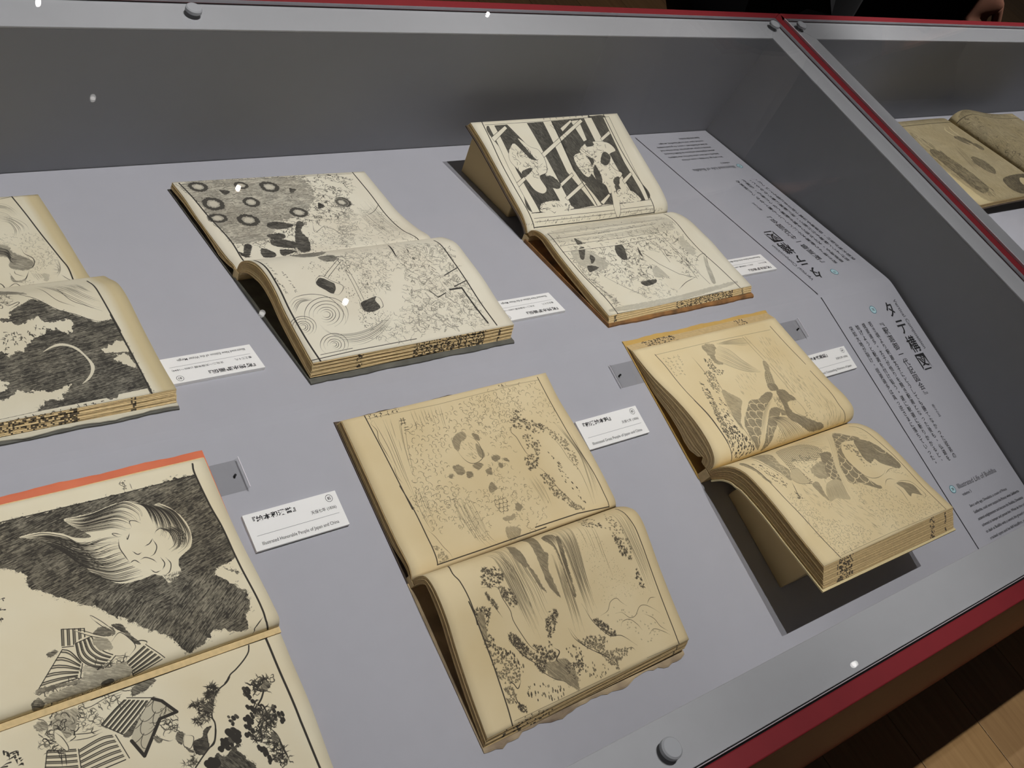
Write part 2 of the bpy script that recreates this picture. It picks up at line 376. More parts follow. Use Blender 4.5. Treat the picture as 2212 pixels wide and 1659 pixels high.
caption('far', -980.8, 58.2, '81', '『新編水滸画伝』', '巻之三十九', '文化二〜天保年間 (1805〜1844)', 'Illustrated New Edition of the Water Margin', 'upside-down white caption label 81 beside the crescent moon book')
caption('far', -602.7, 58.2, '80', '『新編水滸画伝』', '巻之三十八', '文化二〜天保年間 (1805〜1844)', 'Illustrated New Edition of the Water Margin', 'upside-down white caption label 80 beside the mallet book')
caption('far', -212.6, 61.2, '79', '『新編水滸画伝』', '巻之三十八', '文化二〜天保年間 (1805〜1844)', 'Illustrated New Edition of the Water Margin', 'upside-down white caption label 79 beside the black lattice book')

# ------------------------------------------------------------------ the printed pages: ink drawn stroke by stroke into generated textures
PW, PH = 1230, 830
class Page:
    def __init__(s, seed): s.a = np.zeros((PH, PW), np.float32); s.r = np.random.RandomState(seed); s.q = []; s.py = random.Random(seed)
    def P(s, c): p = np.array(c, float).reshape(-1, 2); return p*np.array([PW/1000, PH/1000])
    @staticmethod
    def smooth(p, step=.8, closed=False):
        if len(p) < 2: return p
        q = np.vstack([p[-1:], p, p[:2]]) if closed else np.vstack([2*p[0]-p[1], p, 2*p[-1]-p[-2]])
        out = []
        for i in range(1, len(q)-2):
            a, b, c, d = q[i-1:i+3]; n = max(2, int(np.hypot(*(c-b))/step)); t = np.linspace(0, 1, n, endpoint=False)[:, None]
            out.append(.5*(2*b + (c-a)*t + (2*a-5*b+4*c-d)*t*t + (3*b-a-3*c+d)*t**3))
        if not closed: out.append(p[-1:])
        return np.vstack(out)
    def noise(s, cell, shp=(PH, PW)):
        h, w = shp[0]//cell+3, shp[1]//cell+3; g = s.r.rand(h, w).astype(np.float32)
        y = np.arange(shp[0])/cell; x = np.arange(shp[1])/cell; yi = y.astype(int); xi = x.astype(int); fy = (y-yi)[:, None]; fx = (x-xi)[None, :]
        fy = fy*fy*(3-2*fy); fx = fx*fx*(3-2*fx)
        a = g[yi][:, xi]; b = g[yi][:, xi+1]; c = g[yi+1][:, xi]; d = g[yi+1][:, xi+1]
        return (a*(1-fx)+b*fx)*(1-fy) + (c*(1-fx)+d*fx)*fy
    def win(s, p, pad):
        """the polygon's window on the page"""
        x0, y0 = np.maximum(np.floor(p.min(0)-pad), 0).astype(int); x1, y1 = np.minimum(np.ceil(p.max(0)+pad), (PW, PH)).astype(int)
        return x0, y0, max(x1, x0+2), max(y1, y0+2)
    def mask(s, p, wn=None):
        x0_, y0_, x1_, y1_ = wn or (0, 0, PW, PH); h, w = y1_-y0_, x1_-x0_
        d = np.zeros((h, w+1), np.int16); n = len(p); p = p-np.array([x0_, y0_])
        for i in range(n):
            (x0, y0), (x1, y1) = p[i], p[(i+1) % n]
            if y0 == y1: continue
            if y0 > y1: x0, y0, x1, y1 = x1, y1, x0, y0
            r = np.arange(max(0, math.ceil(y0-.5)), min(h, math.ceil(y1-.5)))
            if len(r) == 0: continue
            x = np.clip(np.ceil(x0+(r+.5-y0)*(x1-x0)/(y1-y0)-.5), 0, w).astype(int)
            np.add.at(d, (r, x), 1)
        return (np.cumsum(d, 1)[:, :w] % 2).astype(bool)
    def rough(s, m, amp, cell=14):
        if amp <= 0: return m
        S = m.shape
        dx = (s.noise(cell, S)+.5*s.noise(max(3, cell//3), S)-.75)*2*amp; dy = (s.noise(cell, S)+.5*s.noise(max(3, cell//3), S)-.75)*2*amp
        Y, X = np.mgrid[0:S[0], 0:S[1]]
        return m[np.clip(Y+dy, 0, S[0]-1).astype(int), np.clip(X+dx, 0, S[1]-1).astype(int)]
    def put(s, p, w, g, taper=0):
        """queue a stroke: points in texture pixels"""
        if len(p) < 1: return
        n = len(p); t = np.linspace(0, 1, n); w = w*1.45; g = min(.97, g*1.25)
        r = np.full(n, w/2.) if not taper else w/2*(np.clip(np.minimum(t, 1-t)*4, .25, 1) if taper == 1 else np.clip(1.15-t, .2, 1))
        s.q.append(np.c_[p, r, np.full(n, g)])
    def flush(s, erase=False):
        if not s.q: return
        q = np.vstack(s.q); s.q = []; R = int(math.ceil(q[:, 2].max()+1)); xi = q[:, 0].astype(int); yi = q[:, 1].astype(int)
        for dy in range(-R, R+1):
            for dx in range(-R, R+1):
                x, y = xi+dx, yi+dy; c = np.clip(q[:, 2]+.5-np.hypot(x+.5-q[:, 0], y+.5-q[:, 1]), 0, 1)
                k = (c > 0) & (x >= 0) & (y >= 0) & (x < PW) & (y < PH)
                if not k.any(): continue
                if erase: np.minimum.at(s.a, (y[k], x[k]), (1-c[k]*(1-q[k, 3])).astype(np.float32))
                else: np.maximum.at(s.a, (y[k], x[k]), (c[k]*q[k, 3]).astype(np.float32))
    def inside(s, m, n):
        y, x = np.nonzero(m)
        if len(x) == 0: return []
        k = s.r.randint(0, len(x), n); return list(zip(x[k]+s.r.rand(n), y[k]+s.r.rand(n)))
    # --- operations
    def F(s, g, rough, c, smooth=1):
        s.flush(); p = s.P(c); p = s.smooth(p, 3, True) if smooth else p; w = s.win(p, rough*2+3); m = s.rough(s.mask(p, w), rough); s.a[w[1]:w[3], w[0]:w[2]][m] = g
    def FP(s, g, c): s.F(g, 0, c, 0)
    def D(s, g, rough, ang, amt, c):
        """dark wash with wood-grain streaks"""
        s.flush(); p = s.smooth(s.P(c), 3, True); w = s.win(p, rough*6+4); m = s.rough(s.mask(p, w), rough)
        ca, sa = math.cos(math.radians(ang)), math.sin(math.radians(ang)); Y, X = np.mgrid[w[1]:w[3], w[0]:w[2]]
        g1 = s.r.rand(400, 400).astype(np.float32); u = X*ca+Y*sa; v = -X*sa+Y*ca
        k = g1[(v/2.2).astype(int) % 400, (u/34+7*np.sin(v/9.)).astype(int) % 400]*.6 + g1[(v/5).astype(int) % 400, (u/12).astype(int) % 400]*.4
        cl = s.noise(40, m.shape)
        soft = s.rough(m, rough*2.2+1, 9)
        val = np.clip(g*(1-amt*np.clip(k*1.5-.45+.5*(cl-.5), 0, 1)), 0, 1)
        A = s.a[w[1]:w[3], w[0]:w[2]]; A[m] = val[m]; e = soft & ~m & (k > .5); A[e] = np.maximum(A[e], .55*g)
    def S(s, w, g, c, taper=1): s.put(s.smooth(s.P(c)), w, g, taper)
    def L(s, w, g, c): 
        p = s.P(c)
        for a, b in zip(p, p[1:]): s.put(a+(b-a)*np.linspace(0, 1, max(2, int(np.hypot(*(b-a))/.8)))[:, None], w, g, 0)
    def X(s, w, c, g=0.0, taper=1): s.flush(); s.put(s.smooth(s.P(c)), w, g, taper); s.flush(True)
    def flow(s, n, w, g, jit, A, B, brk=.0, era=0, t0=0., t1=1.):
        if era: s.flush()
        a = s.smooth(s.P(A)); b = s.smooth(s.P(B)); N = 120; f = lambda p: np.c_[np.interp(np.linspace(0, 1, N), np.linspace(0, 1, len(p)), p[:, 0]), np.interp(np.linspace(0, 1, N), np.linspace(0, 1, len(p)), p[:, 1])]
        a, b = f(a), f(b)
        for i in range(n):
            k = (i+.5)/n + s.r.uniform(-.3, .3)/n; p = a*(1-k)+b*k
            lo, hi = (int(N*min(.9, max(0, t0+s.r.uniform(-.5, .5)*brk))), int(N*min(1, max(.15, t1-s.r.rand()*brk))))
            p = p[lo:max(hi, lo+6)] + np.c_[np.cumsum(s.r.randn(max(hi, lo+6)-lo if hi > lo else len(p[lo:max(hi, lo+6)]))*jit*.25)[:len(p[lo:max(hi, lo+6)])], np.zeros(len(p[lo:max(hi, lo+6)]))]
            s.put(s.smooth(p[::6] if len(p) > 12 else p), w*s.r.uniform(.7, 1.25), g*s.r.uniform(.75, 1), 1)
        if era: s.flush(True)
    def curl(s, n, size, w, g, c, up=-90):
        """curling spray: hooks that roll over at the tip, in little clusters"""
        m = s.mask(s.smooth(s.P(c), 3, True)); occ = np.zeros((PH//6+1, PW//6+1), bool); 
        for (x, y) in s.inside(m, n*3):
            if n <= 0: break
            cy, cx = int(y)//6, int(x)//6
            if occ[cy, cx]: continue
            k = max(1, int(size/9)); occ[max(0, cy-k):cy+k+1, max(0, cx-k):cx+k+1] = True; n -= 1
            a = math.radians(up+s.r.uniform(-75, 75)); sg = s.r.choice([-1, 1]); L = size*s.r.uniform(.6, 1.25); p = [(x, y)]; h = a
            for i in range(16):
                f = i/15; h += sg*(.05+.62*f*f*f+.25*f)*1.05; st = L/9*(1-.55*f); x += st*math.cos(h); y += st*math.sin(h); p.append((x, y))
            s.put(s.smooth(np.array(p)), w*s.r.uniform(.8, 1.2), g*s.r.uniform(.7, 1), 2)
            if s.r.rand() < .7:                                   # the foot swings back the other way
                x, y = p[0]; h = a+math.pi; q = [(x, y)]
                for i in range(9): h += -sg*(.12+.3*i/9); x += L/10*math.cos(h); y += L/10*math.sin(h); q.append((x, y))
                s.put(s.smooth(np.array(q)), w*.85, g*.8, 2)
    def hatch(s, ang, gap, w, g, ln, c, jit=6):
        m = s.mask(s.smooth(s.P(c), 3, True)); A = m.sum(); n = int(A/(gap*ln)); ca, sa = math.cos(math.radians(ang)), math.sin(math.radians(ang))
        for (x, y) in s.inside(m, n):
            l = ln*s.r.uniform(.4, 1.2); b = s.r.uniform(-jit, jit)*.01*l; t = np.linspace(-.5, .5, max(3, int(l/.8)))
            px = x+t*l*ca-(t*t)*b*sa*8; py = y+t*l*sa+(t*t)*b*ca*8
            k = m[np.clip(py, 0, PH-1).astype(int), np.clip(px, 0, PW-1).astype(int)]
            if k.sum() > 2: s.put(np.c_[px, py][k], w*s.r.uniform(.6, 1.2), g*s.r.uniform(.6, 1), 1)
    def dots(s, n, r0, r1, g, c, el=1., ang=0):
        m = s.mask(s.smooth(s.P(c), 3, True)); ca, sa = math.cos(math.radians(ang)), math.sin(math.radians(ang))
        for (x, y) in s.inside(m, n):
            r = s.r.uniform(r0, r1); l = r*el*s.r.uniform(.6, 1.4); t = np.linspace(-1, 1, max(1, int(2*l)))*l if el > 1 else np.zeros(1)
            s.put(np.c_[x+t*ca, y+t*sa], r*2, g*s.r.uniform(.7, 1), 1 if el > 1 else 0)
    def leaf(s, n, size, g, c, w=2.2):
        m = s.mask(s.smooth(s.P(c), 3, True))
        for (x, y) in s.inside(m, n):
            a0 = s.r.uniform(0, 6.28)
            for i in range(s.r.randint(4, 8)):
                a = a0+i*s.r.uniform(.6, 1.0); l = size*s.r.uniform(.5, 1.1); t = np.linspace(.15, 1, max(2, int(l)))*l
                s.put(np.c_[x+t*math.cos(a), y+t*math.sin(a)], w*s.r.uniform(.7, 1.4), g*s.r.uniform(.6, 1), 2)
    def scale(s, size, ang, g, c, w=1.6, era=0, sq=1.0):
        """overlapping scales (arcs) on a slanted grid, clipped to the shape"""
        s.flush(); m = s.mask(s.smooth(s.P(c), 3, True)); ys, xs = np.nonzero(m)
        if len(xs) == 0: return
        cx, cy = xs.mean(), ys.mean(); ext = int(max(np.ptp(xs), np.ptp(ys))/size)+2; ca, sa = math.cos(math.radians(ang)), math.sin(math.radians(ang))
        for j in range(-ext, ext+1):
            for i in range(-ext, ext+1):
                u0, v0 = (i+(j % 2)*.5)*size, j*size*.55*sq; t = np.linspace(math.pi, 2*math.pi, 22)
                u, v = u0+size*.5*np.cos(t), v0-size*.62*sq*np.sin(t)
                x, y = cx+u*ca-v*sa, cy+u*sa+v*ca; k = m[np.clip(y, 0, PH-1).astype(int), np.clip(x, 0, PW-1).astype(int)]
                if k.sum() > 3: s.put(s.smooth(np.c_[x, y][k]), w, g, 0)
        s.flush(bool(era))
    def vein(s, n, g, c, size=26, w=1.3):
        """crackled rubble: little broken outlines"""
        m = s.mask(s.smooth(s.P(c), 3, True))
        for (x, y) in s.inside(m, n):
            k = s.r.randint(4, 9); a = s.r.uniform(0, 6.28); p = [(x, y)]
            for i in range(k): a += s.r.uniform(-1.3, 1.3); l = size*s.r.uniform(.12, .4); x += l*math.cos(a); y += l*math.sin(a); p.append((x, y))
            s.put(s.smooth(np.array(p)), w*s.r.uniform(.7, 1.5), g*s.r.uniform(.6, 1), 1)
    def shards(s, n, g, c, l0=14, l1=46, fill=0.0):
        """flying splinters: white slivers with an ink outline"""
        m = s.mask(s.smooth(s.P(c), 3, True))
        for (x, y) in s.inside(m, n):
            l = s.r.uniform(l0, l1); h = l*s.r.uniform(.1, .24); a = s.r.uniform(0, 3.14); ca, sa = math.cos(a), math.sin(a)
            q = np.array([(-l/2, -h/2), (l/2, -h/2*s.r.uniform(.3, 1)), (l/2, h/2), (-l/2, h/2)]); q = np.c_[x+q[:, 0]*ca-q[:, 1]*sa, y+q[:, 0]*sa+q[:, 1]*ca]
            s.flush(); s.a[s.mask(q)] = fill
            r = np.vstack([q, q[:1]])
            for b, d in zip(r, r[1:]): s.put(b+(d-b)*np.linspace(0, 1, max(2, int(np.hypot(*(d-b))/.8)))[:, None], 1.4, g, 0)
    def rings(s, g, c, rr):
        """ringed discs: dark annulus with a paler heart"""
        s.flush(); Y, X = np.mgrid[0:PH, 0:PW]; nz = s.noise(7)*.16-.08
        for (x, y), (rx, ry) in zip(s.P(c), np.array(rr, float).reshape(-1, 2)):
            d = np.hypot((X+.5-x)/rx, (Y+.5-y)/ry)+nz
            s.a[(d < 1.05) & (d > .95)] = .55; s.a[d < .95] = g; s.a[d < .56] = .45; s.a[d < .38] = .22
    def scrib(s, cols, g=.85, w=1.9):
        """brush-written columns: each col = (x0, y0, x1, y1, count, size) running along its axis"""
        for (x0, y0, x1, y1, n, size) in cols:
            a = s.P([x0, y0])[0]; b = s.P([x1, y1])[0]; d = (b-a)/max(1e-6, np.hypot(*(b-a))); e = np.array([-d[1], d[0]])
            for i in range(n):
                o = a+(b-a)*(i+.5)/n
                for k in range(s.r.randint(3, 6)):
                    p = [o+d*s.r.uniform(-.45, .45)*size+e*s.r.uniform(-.5, .5)*size]
                    dr = d if s.r.rand() < .5 else e
                    for j in range(2): p.append(p[-1]+dr*s.r.uniform(.2, .5)*size*s.r.choice([1, 1, -1])+(d+e)*s.r.uniform(-.15, .15)*size)
                    s.put(s.smooth(np.array(p)), w*s.r.uniform(.7, 1.3), g, 2)
    def stripes(s, n, A, B, g=.9, w=2.2, fill=.0):
        """laced bands between two edges: pairs of thick and thin lines"""
        s.flush(); a = s.smooth(s.P(A)); b = s.smooth(s.P(B)); poly = np.vstack([a, b[::-1]]); s.a[s.mask(poly)] = fill
        N = 80; f = lambda p: np.c_[np.interp(np.linspace(0, 1, N), np.linspace(0, 1, len(p)), p[:, 0]), np.interp(np.linspace(0, 1, N), np.linspace(0, 1, len(p)), p[:, 1])]
        a, b = f(a), f(b)
        for i in range(n+1):
            k = i/n; p = a*(1-k)+b*k; s.put(s.smooth(p[::8]), w, g, 0)
            if i < n:
                for dk, ww in ((.22, 1.1), (.30, w*1.3), (.38, 1.0)): s.put(s.smooth((a*(1-k-dk/n)+b*(k+dk/n))[::8]), ww, g*.75, 0)
        for e in (a, b): s.put(s.smooth(e[::8]), w*.8, g, 0)
        for i in (0, N-1): s.put(np.array([a[i]+(b[i]-a[i])*t for t in np.linspace(0, 1, max(2, int(np.hypot(*(b[i]-a[i])))))]), w*.8, g, 0)
def draw_page(key):
    p = Page(sum(map(ord, key)) % 9973)
    for op in ART.get(key, []): getattr(p, op[0])(*op[1:])
    p.flush()
    img = bpy.data.images.new(key, PW, PH, alpha=False); img.colorspace_settings.name = 'Non-Color'
    px = np.ones((PH, PW, 4), np.float32); px[..., :3] = p.a[::-1, :, None]
    img.pixels.foreach_set(px.ravel()); img.update(); img.pack()
    return img

# page art in thousandths of the page: x along the spine, y from the top edge of each page
ART = {
 'falls_u': [
  ('flow',9,1.5,.75,.6,[122,42,131,213,129,405,139,618],[264,71,219,247,184,455,155,626],.7),
  ('flow',6,1.4,.7,.5,[143,515,140,706,162,899,176,956],[196,538,185,727,201,918,240,956],.7),
  ('flow',16,1.5,.7,.4,[279,629,277,770,285,895,296,976],[363,645,368,775,373,915,414,979],.6),
  ('flow',10,1.3,.65,.4,[288,33,280,190],[441,52,421,208],.5),
  ('curl',260,20,1.7,.8,[242,153,474,75,737,52,820,85,727,326,607,401,561,298,460,235,366,363,322,514,299,692,135,617,174,451]),
  ('curl',150,18,1.6,.7,[586,49,920,32,943,170,934,357,871,344,786,221,699,284,657,391,656,482,551,379,511,242]),
  ('curl',170,17,1.5,.75,[143,515,432,631,403,831,344,928,275,847,234,750,188,804,144,739]),
  ('curl',90,15,1.5,.75,[442,636,678,752,628,966,519,959,461,881,408,754]),
  ('curl',60,16,1.5,.7,[532,430,601,536,649,634,640,769,550,762,469,635]),
  ('F',0,1,[429,265,479,251,511,321,511,422,475,465,433,424,408,356]),
  ('D',.62,2,62,.5,[411,281,447,248,478,254,477,289,441,311,415,359,402,330]),
  ('D',.6,2,62,.5,[503,342,517,383,516,430,495,444,490,401]),
  ('S',2,.85,[408,356,419,419,441,457,477,460,509,427,514,334,483,274]),
  ('hatch',60,9,1.5,.6,22,[437,321,478,320,494,391,468,439,434,408]),
  ('D',.7,3,40,.35,[357,445,385,445,399,485,378,510,356,484]),
  ('D',.7,3,40,.35,[323,487,342,489,330,512,317,506]),
  ('D',.7,3,40,.35,[406,499,427,520,406,545,392,527]),
  ('D',.7,3,40,.35,[540,457,571,452,577,479,544,489]),
  ('D',.7,3,40,.35,[587,477,608,498,606,515,588,495]),
  ('D',.7,3,40,.35,[441,468,475,465,487,488,458,510]),
  ('D',.7,3,40,.35,[487,522,513,516,508,555,488,552]),
  ('D',.7,3,40,.35,[557,500,573,513,567,539,551,527]),
  ('D',.7,3,40,.35,[509,272,530,292,529,328,509,314]),
  ('D',.7,3,40,.35,[468,618,488,609,494,658,458,658]),
  ('D',.62,2,50,.3,[538,778,554,777,563,809,537,823,529,805]),
  ('D',.5,3,50,.5,[455,833,492,833,515,827,507,857,465,860]),
  ('scale',26,60,.7,[454,714,505,709,510,785,466,815,456,777],1.6,0,1.3),
  ('D',.55,4,60,.5,[441,904,476,898,505,933,489,967,447,969]),
  ('F',0,2,[709,281,773,274,820,357,837,427,868,547,891,691,897,883,879,960,795,924,785,834,735,635,711,584,700,458,697,377]),
  ('S',2.2,.85,[713,283,687,329,697,377,699,439,703,495,714,543]),
  ('S',2,.8,[713,590,735,635,749,701,763,777,792,872,798,928]),
  ('S',1.4,.7,[849,374,860,436,874,511,880,607,899,694,897,813,886,936]),
  ('leaf',90,11,.8,[710,256,770,260,853,344,825,390,760,352,715,309]),
  ('leaf',60,10,.75,[736,367,777,409,786,475,737,540,716,483]),
  ('leaf',60,10,.8,[685,518,749,533,713,602,672,608]),
  ('leaf',70,10,.75,[708,659,759,675,759,752,781,820,747,852,723,789]),
  ('leaf',90,9,.65,[854,363,909,450,922,582,899,694,886,671,885,528,858,429]),
  ('leaf',60,8,.65,[770,815,800,887,833,943,777,911]),
  ('leaf',30,9,.8,[747,207,790,210,765,252,725,275]),
  ('dots',40,1,2.2,.8,[802,512,827,615,852,834,854,922,805,725],3,75),
  ('flow',10,1.5,.65,.3,[962,433,956,577,955,760,923,972],[907,346,938,576,923,747,888,958],.5),
  ('flow',7,1.4,.6,.3,[695,636,700,749,694,874],[649,657,659,765,665,861],.4),
  ('leaf',45,9,.5,[125,844,149,893,160,958,124,951]),
  ('S',1.6,.7,[134,756,150,807,161,878,175,926,180,953]),
  ('S',2,.75,[122,42,109,60,120,108,111,160,112,205,116,262,120,319]),
  ('S',1.6,.7,[122,336,115,404,124,456]),
  ('L',4,.98,[98,2,105,203,110,418,115,618]),
  ('S',4,.98,[108,467,118,594,121,718,119,841,116,913,113,965],0),
  ('L',4,.95,[112,965,335,969,627,971]),
  ('L',4,.9,[576,950,794,956,959,982]),
  ('S',3.2,.9,[948,16,951,198,947,478,961,745,960,910,962,986],0),
  ('L',1.3,.6,[101,24,421,39,838,33]),
  ('L',1.3,.6,[742,23,946,37]),
  ('scrib',[(105,11,254,19,6,17),(728,12,770,20,2,12)],.9,2.4),
  ('L',2.2,.85,[229,84,256,85]),
  ('L',2.2,.85,[239,70,236,100]),
  ('L',2.2,.85,[251,69,247,100]),
  ('L',1.6,.85,[239,76,251,76]),
  ('L',1.6,.85,[238,84,249,85]),
  ('L',2.2,.85,[229,103,252,103]),
  ('L',2.2,.85,[234,105,229,112]),
  ('L',2.2,.85,[245,105,249,113]),
  ('L',2,.8,[236,132,254,132]),
  ('L',2.2,.8,[232,147,253,148]),
 ],
 'falls_l': [
  ('flow',22,1.6,.75,.3,[296,49,312,149,308,298,315,472,316,642],[395,104,400,254,424,393,441,531,467,586],.5),
  ('flow',20,1.6,.7,.3,[252,122,276,160,281,286,301,508,319,665],[306,144,336,255,350,425,366,565,366,688],.45),
  ('F',0,0,[500,-8,451,103,503,197,480,318,479,428,495,507,457,407,424,304,400,199]),
  ('D',.74,2,62,.35,[475,39,527,8,502,129,493,218,505,248,482,313,482,402,489,495,455,412,450,338,450,282,455,200]),
  ('D',.72,2,62,.3,[381,88,393,134,400,199,402,249,387,277,367,234,359,171]),
  ('flow',3,5,0,.2,[485,0,427,163,437,265,437,349],[476,0,448,158,453,272,450,338],.1,1),
  ('D',.82,3,70,.3,[531,129,571,125,586,203,572,312,566,411,559,519,543,473,544,311,542,216,525,172]),
  ('D',.8,2,70,.3,[590,159,591,192,576,237,571,203]),
  ('D',.8,3,70,.3,[394,246,417,324,429,406,438,442,414,394,398,299]),
  ('flow',5,3.2,0,.2,[536,136,552,214,551,348,547,492],[588,129,558,271,553,405,560,548],.2,1),
  ('flow',26,1.6,.75,.25,[588,95,586,236,584,397,587,555,583,676],[677,76,652,265,641,421,642,535,647,645],.4),
  ('flow',16,1.5,.7,.3,[517,253,511,415,509,557,499,712],[552,315,553,505,547,652,541,732],.4),
  ('flow',5,1.3,.65,.2,[694,132,686,242,688,350],[776,154,765,347,771,560],.4),
  ('flow',13,1.5,.75,.3,[882,109,883,289,901,500,904,681],[947,113,942,301,948,485,934,732],.4),
  ('dots',260,.7,1.4,.45,[654,202,750,233,790,382,862,554,880,658,740,609,663,596,655,393]),
  ('leaf',60,10,.8,[780,9,804,66,801,171,826,234,801,210,733,149]),
  ('leaf',70,9,.65,[875,95,883,212,896,379,867,403,828,241]),
  ('leaf',80,11,.9,[826,272,859,328,876,407,892,592,890,627,864,579,881,462,835,389]),
  ('F',0,2,[191,257,238,321,260,458,274,574,316,674,371,733,419,698,477,662,512,762,563,838,623,920,82,638]),
  ('S',2.4,.9,[176,299,237,324,244,388,259,463,259,515,275,601,296,680,339,749]),
  ('S',2,.85,[180,327,199,409,219,481]),
  ('S',2.2,.9,[219,563,227,629,248,692,271,732]),
  ('S',2.2,.9,[477,662,487,722,522,789,575,861,619,918]),
  ('S',2.2,.9,[573,568,580,602,591,668,617,737,648,793,699,819,750,903]),
  ('leaf',100,11,.85,[210,208,265,222,284,276,261,305,210,314,184,276]),
  ('leaf',80,10,.8,[244,318,284,358,303,430,272,448,247,378]),
  ('leaf',50,9,.75,[184,329,210,399,212,441,190,395]),
  ('leaf',90,11,.85,[412,550,462,557,428,622,371,702,383,723,383,632]),
  ('leaf',110,11,.8,[219,563,260,620,284,689,323,741,371,733,334,765,264,726,227,629]),
  ('leaf',90,11,.85,[602,663,644,717,677,796,648,793,612,724]),
  ('leaf',80,10,.75,[526,747,623,780,616,827,557,829]),
  ('leaf',70,9,.7,[627,866,719,904,668,933,624,918]),
  ('S',1.7,.75,[639,670,678,660,705,621,738,614,754,645,774,677]),
  ('S',1.7,.75,[708,691,740,701,766,744,796,747,830,711,860,714,894,754,914,788]),
  ('S',1.7,.75,[712,768,729,748,763,753,789,796,801,837]),
  ('S',1.7,.75,[840,757,876,804,892,860,919,904]),
  ('S',1.7,.75,[822,877,856,859,892,890,920,928]),
  ('S',1.7,.75,[871,713,896,689,925,697]),
  ('S',1.7,.75,[692,895,721,899,733,923]),
  ('leaf',40,8,.5,[711,636,810,707,903,818,916,926,839,945,737,856,730,760,666,711],1.4),
  ('leaf',120,11,.85,[118,392,179,420,142,515,156,573,117,589,120,484]),
  ('D',.75,4,70,.5,[127,412,147,426,142,479,130,560,119,535,116,462]),
  ('leaf',140,9,.7,[122,617,174,663,212,755,199,810,157,808,125,755,118,676]),
  ('leaf',50,9,.7,[132,804,166,833,162,887,126,892]),
  ('dots',60,1.2,3,.8,[136,583,214,674,244,793,206,747,158,656],2.5,100),
  ('dots',50,1,2.6,.8,[220,842,358,928,332,976,225,922],3.5,100),
  ('dots',40,1,2.4,.75,[429,827,584,932,552,981,485,938],2.5,105),
  ('dots',40,1.2,3,.8,[437,745,505,796,476,895,440,822],2,100),
  ('D',.72,5,55,.45,[322,787,384,793,418,805,431,849,439,908,428,966,419,980,375,905,339,875]),
  ('S',2.4,.9,[217,587,231,646,262,719,289,764,304,814,343,877,381,914,418,982]),
  ('leaf',70,10,.85,[226,555,263,625,281,687,255,684,223,626]),
  ('leaf',80,10,.85,[303,672,354,713,384,750,384,793,332,755]),
  ('leaf',80,9,.8,[292,755,337,768,309,827,293,793]),
  ('leaf',60,9,.8,[410,828,486,868,444,921,412,904]),
  ('S',4,.85,[390,731,404,760,380,791,394,819]),
  ('S',3,.85,[155,786,173,811,184,843,207,814]),
  ('S',3,.85,[163,857,163,897,173,934,186,972]),
  ('leaf',40,9,.85,[154,898,185,935,182,970,160,947]),
  ('leaf',120,9,.7,[503,745,589,823,636,926,627,978,596,927,561,831,517,791]),
  ('S',2,.85,[484,670,503,745,538,813,593,881,630,968]),
  ('S',4,.97,[138,33,98,163,105,232,111,310,113,388,110,468],0),
  ('S',4.5,.95,[106,345,114,472,121,637,121,784,117,907,110,999],0),
  ('S',3.6,.95,[959,61,945,174,952,305,954,500,951,716,948,883,943,1024],0),
  ('L',1.4,.6,[123,981,338,985,629,990]),
  ('L',1.4,.55,[770,989,942,1000]),
  ('scrib',[(126,996,267,995,5,16)],.8,2),
 ],
 'carp_u': [
  ('hatch',98,16,1.5,.5,40,[784,127,871,187,850,407,842,562,744,688,681,634,717,412,734,256],2),
  ('hatch',97,18,1.5,.45,34,[460,374,582,416,501,529,509,570,392,546,406,451],2),
  ('hatch',98,14,1.5,.5,42,[726,474,892,542,876,715,923,930,873,939,773,907,759,765,741,627],2),
  ('hatch',112,14,1.4,.5,30,[830,775,917,903,923,962,796,939],2),
  ('F',0,0,[498,107,693,114,736,152,638,160]),
  ('flow',9,1.4,.6,.1,[504,97,627,93,697,108,737,160],[505,105,597,139,658,167,732,167],.15),
  ('F',.05,0,[513,112,531,220,584,336,616,403,542,386,468,312,427,216]),
  ('flow',15,1.4,.65,.1,[498,107,551,163,577,284,621,405],[413,212,459,300,527,373,616,411],.15),
  ('D',.62,4,40,.6,[403,92,458,86,480,117,422,215,443,262,401,255,401,176]),
  ('leaf',60,9,.8,[356,192,394,205,378,263,403,321,357,345,342,283]),
  ('leaf',130,7,.7,[292,297,338,306,298,429,255,491,252,397]),
  ('S',2.2,.85,[299,157,299,219,292,297,270,387,254,468]),
  ('S',1.6,.7,[338,314,311,394,295,467,272,542]),
  ('dots',80,1.2,2.6,.75,[220,352,217,447,184,571,160,548,181,434],2.5,60),
  ('leaf',120,8,.7,[156,554,192,566,161,674,163,764,152,841,109,827,125,688]),
  ('dots',70,1.2,2.6,.8,[238,516,233,616,205,778,243,870,170,802,176,659],2.5,60),
  ('D',.55,3,50,.5,[290,466,325,516,352,570,337,608,252,718,235,776,222,721,245,599]),
  ('D',.7,2,50,.35,[379,604,454,599,524,570,563,576,551,609,470,671,386,760,312,856,292,932,256,855,254,766,266,719]),
  ('scale',64,140,0,[351,609,454,599,475,673,350,811,287,902,263,782],3,1,1.2),
  ('D',.7,2,50,.35,[464,705,519,696,546,727,552,764,483,767,457,822,416,844,360,926,317,949,360,838]),
  ('scale',60,140,.1,[391,800,441,817,368,900,330,940],2.6,1,1.2),
  ('D',.74,3,50,.3,[603,581,653,582,666,625,679,684,639,677,601,694,595,765,651,823,690,859,754,901,757,939,663,926,587,851,543,787,567,698]),
  ('F',.03,2,[649,681,684,701,677,792,655,818,616,779,617,715]),
  ('S',1.6,.7,[644,687,674,698,673,798,649,816,615,772,615,722]),
  ('curl',26,9,1.5,.8,[672,791,724,808,724,870,672,877,604,856]),
  ('curl',14,8,1.4,.8,[629,674,673,674,637,722]),
  ('vein',40,.8,[547,623,578,641,556,730,534,701],16),
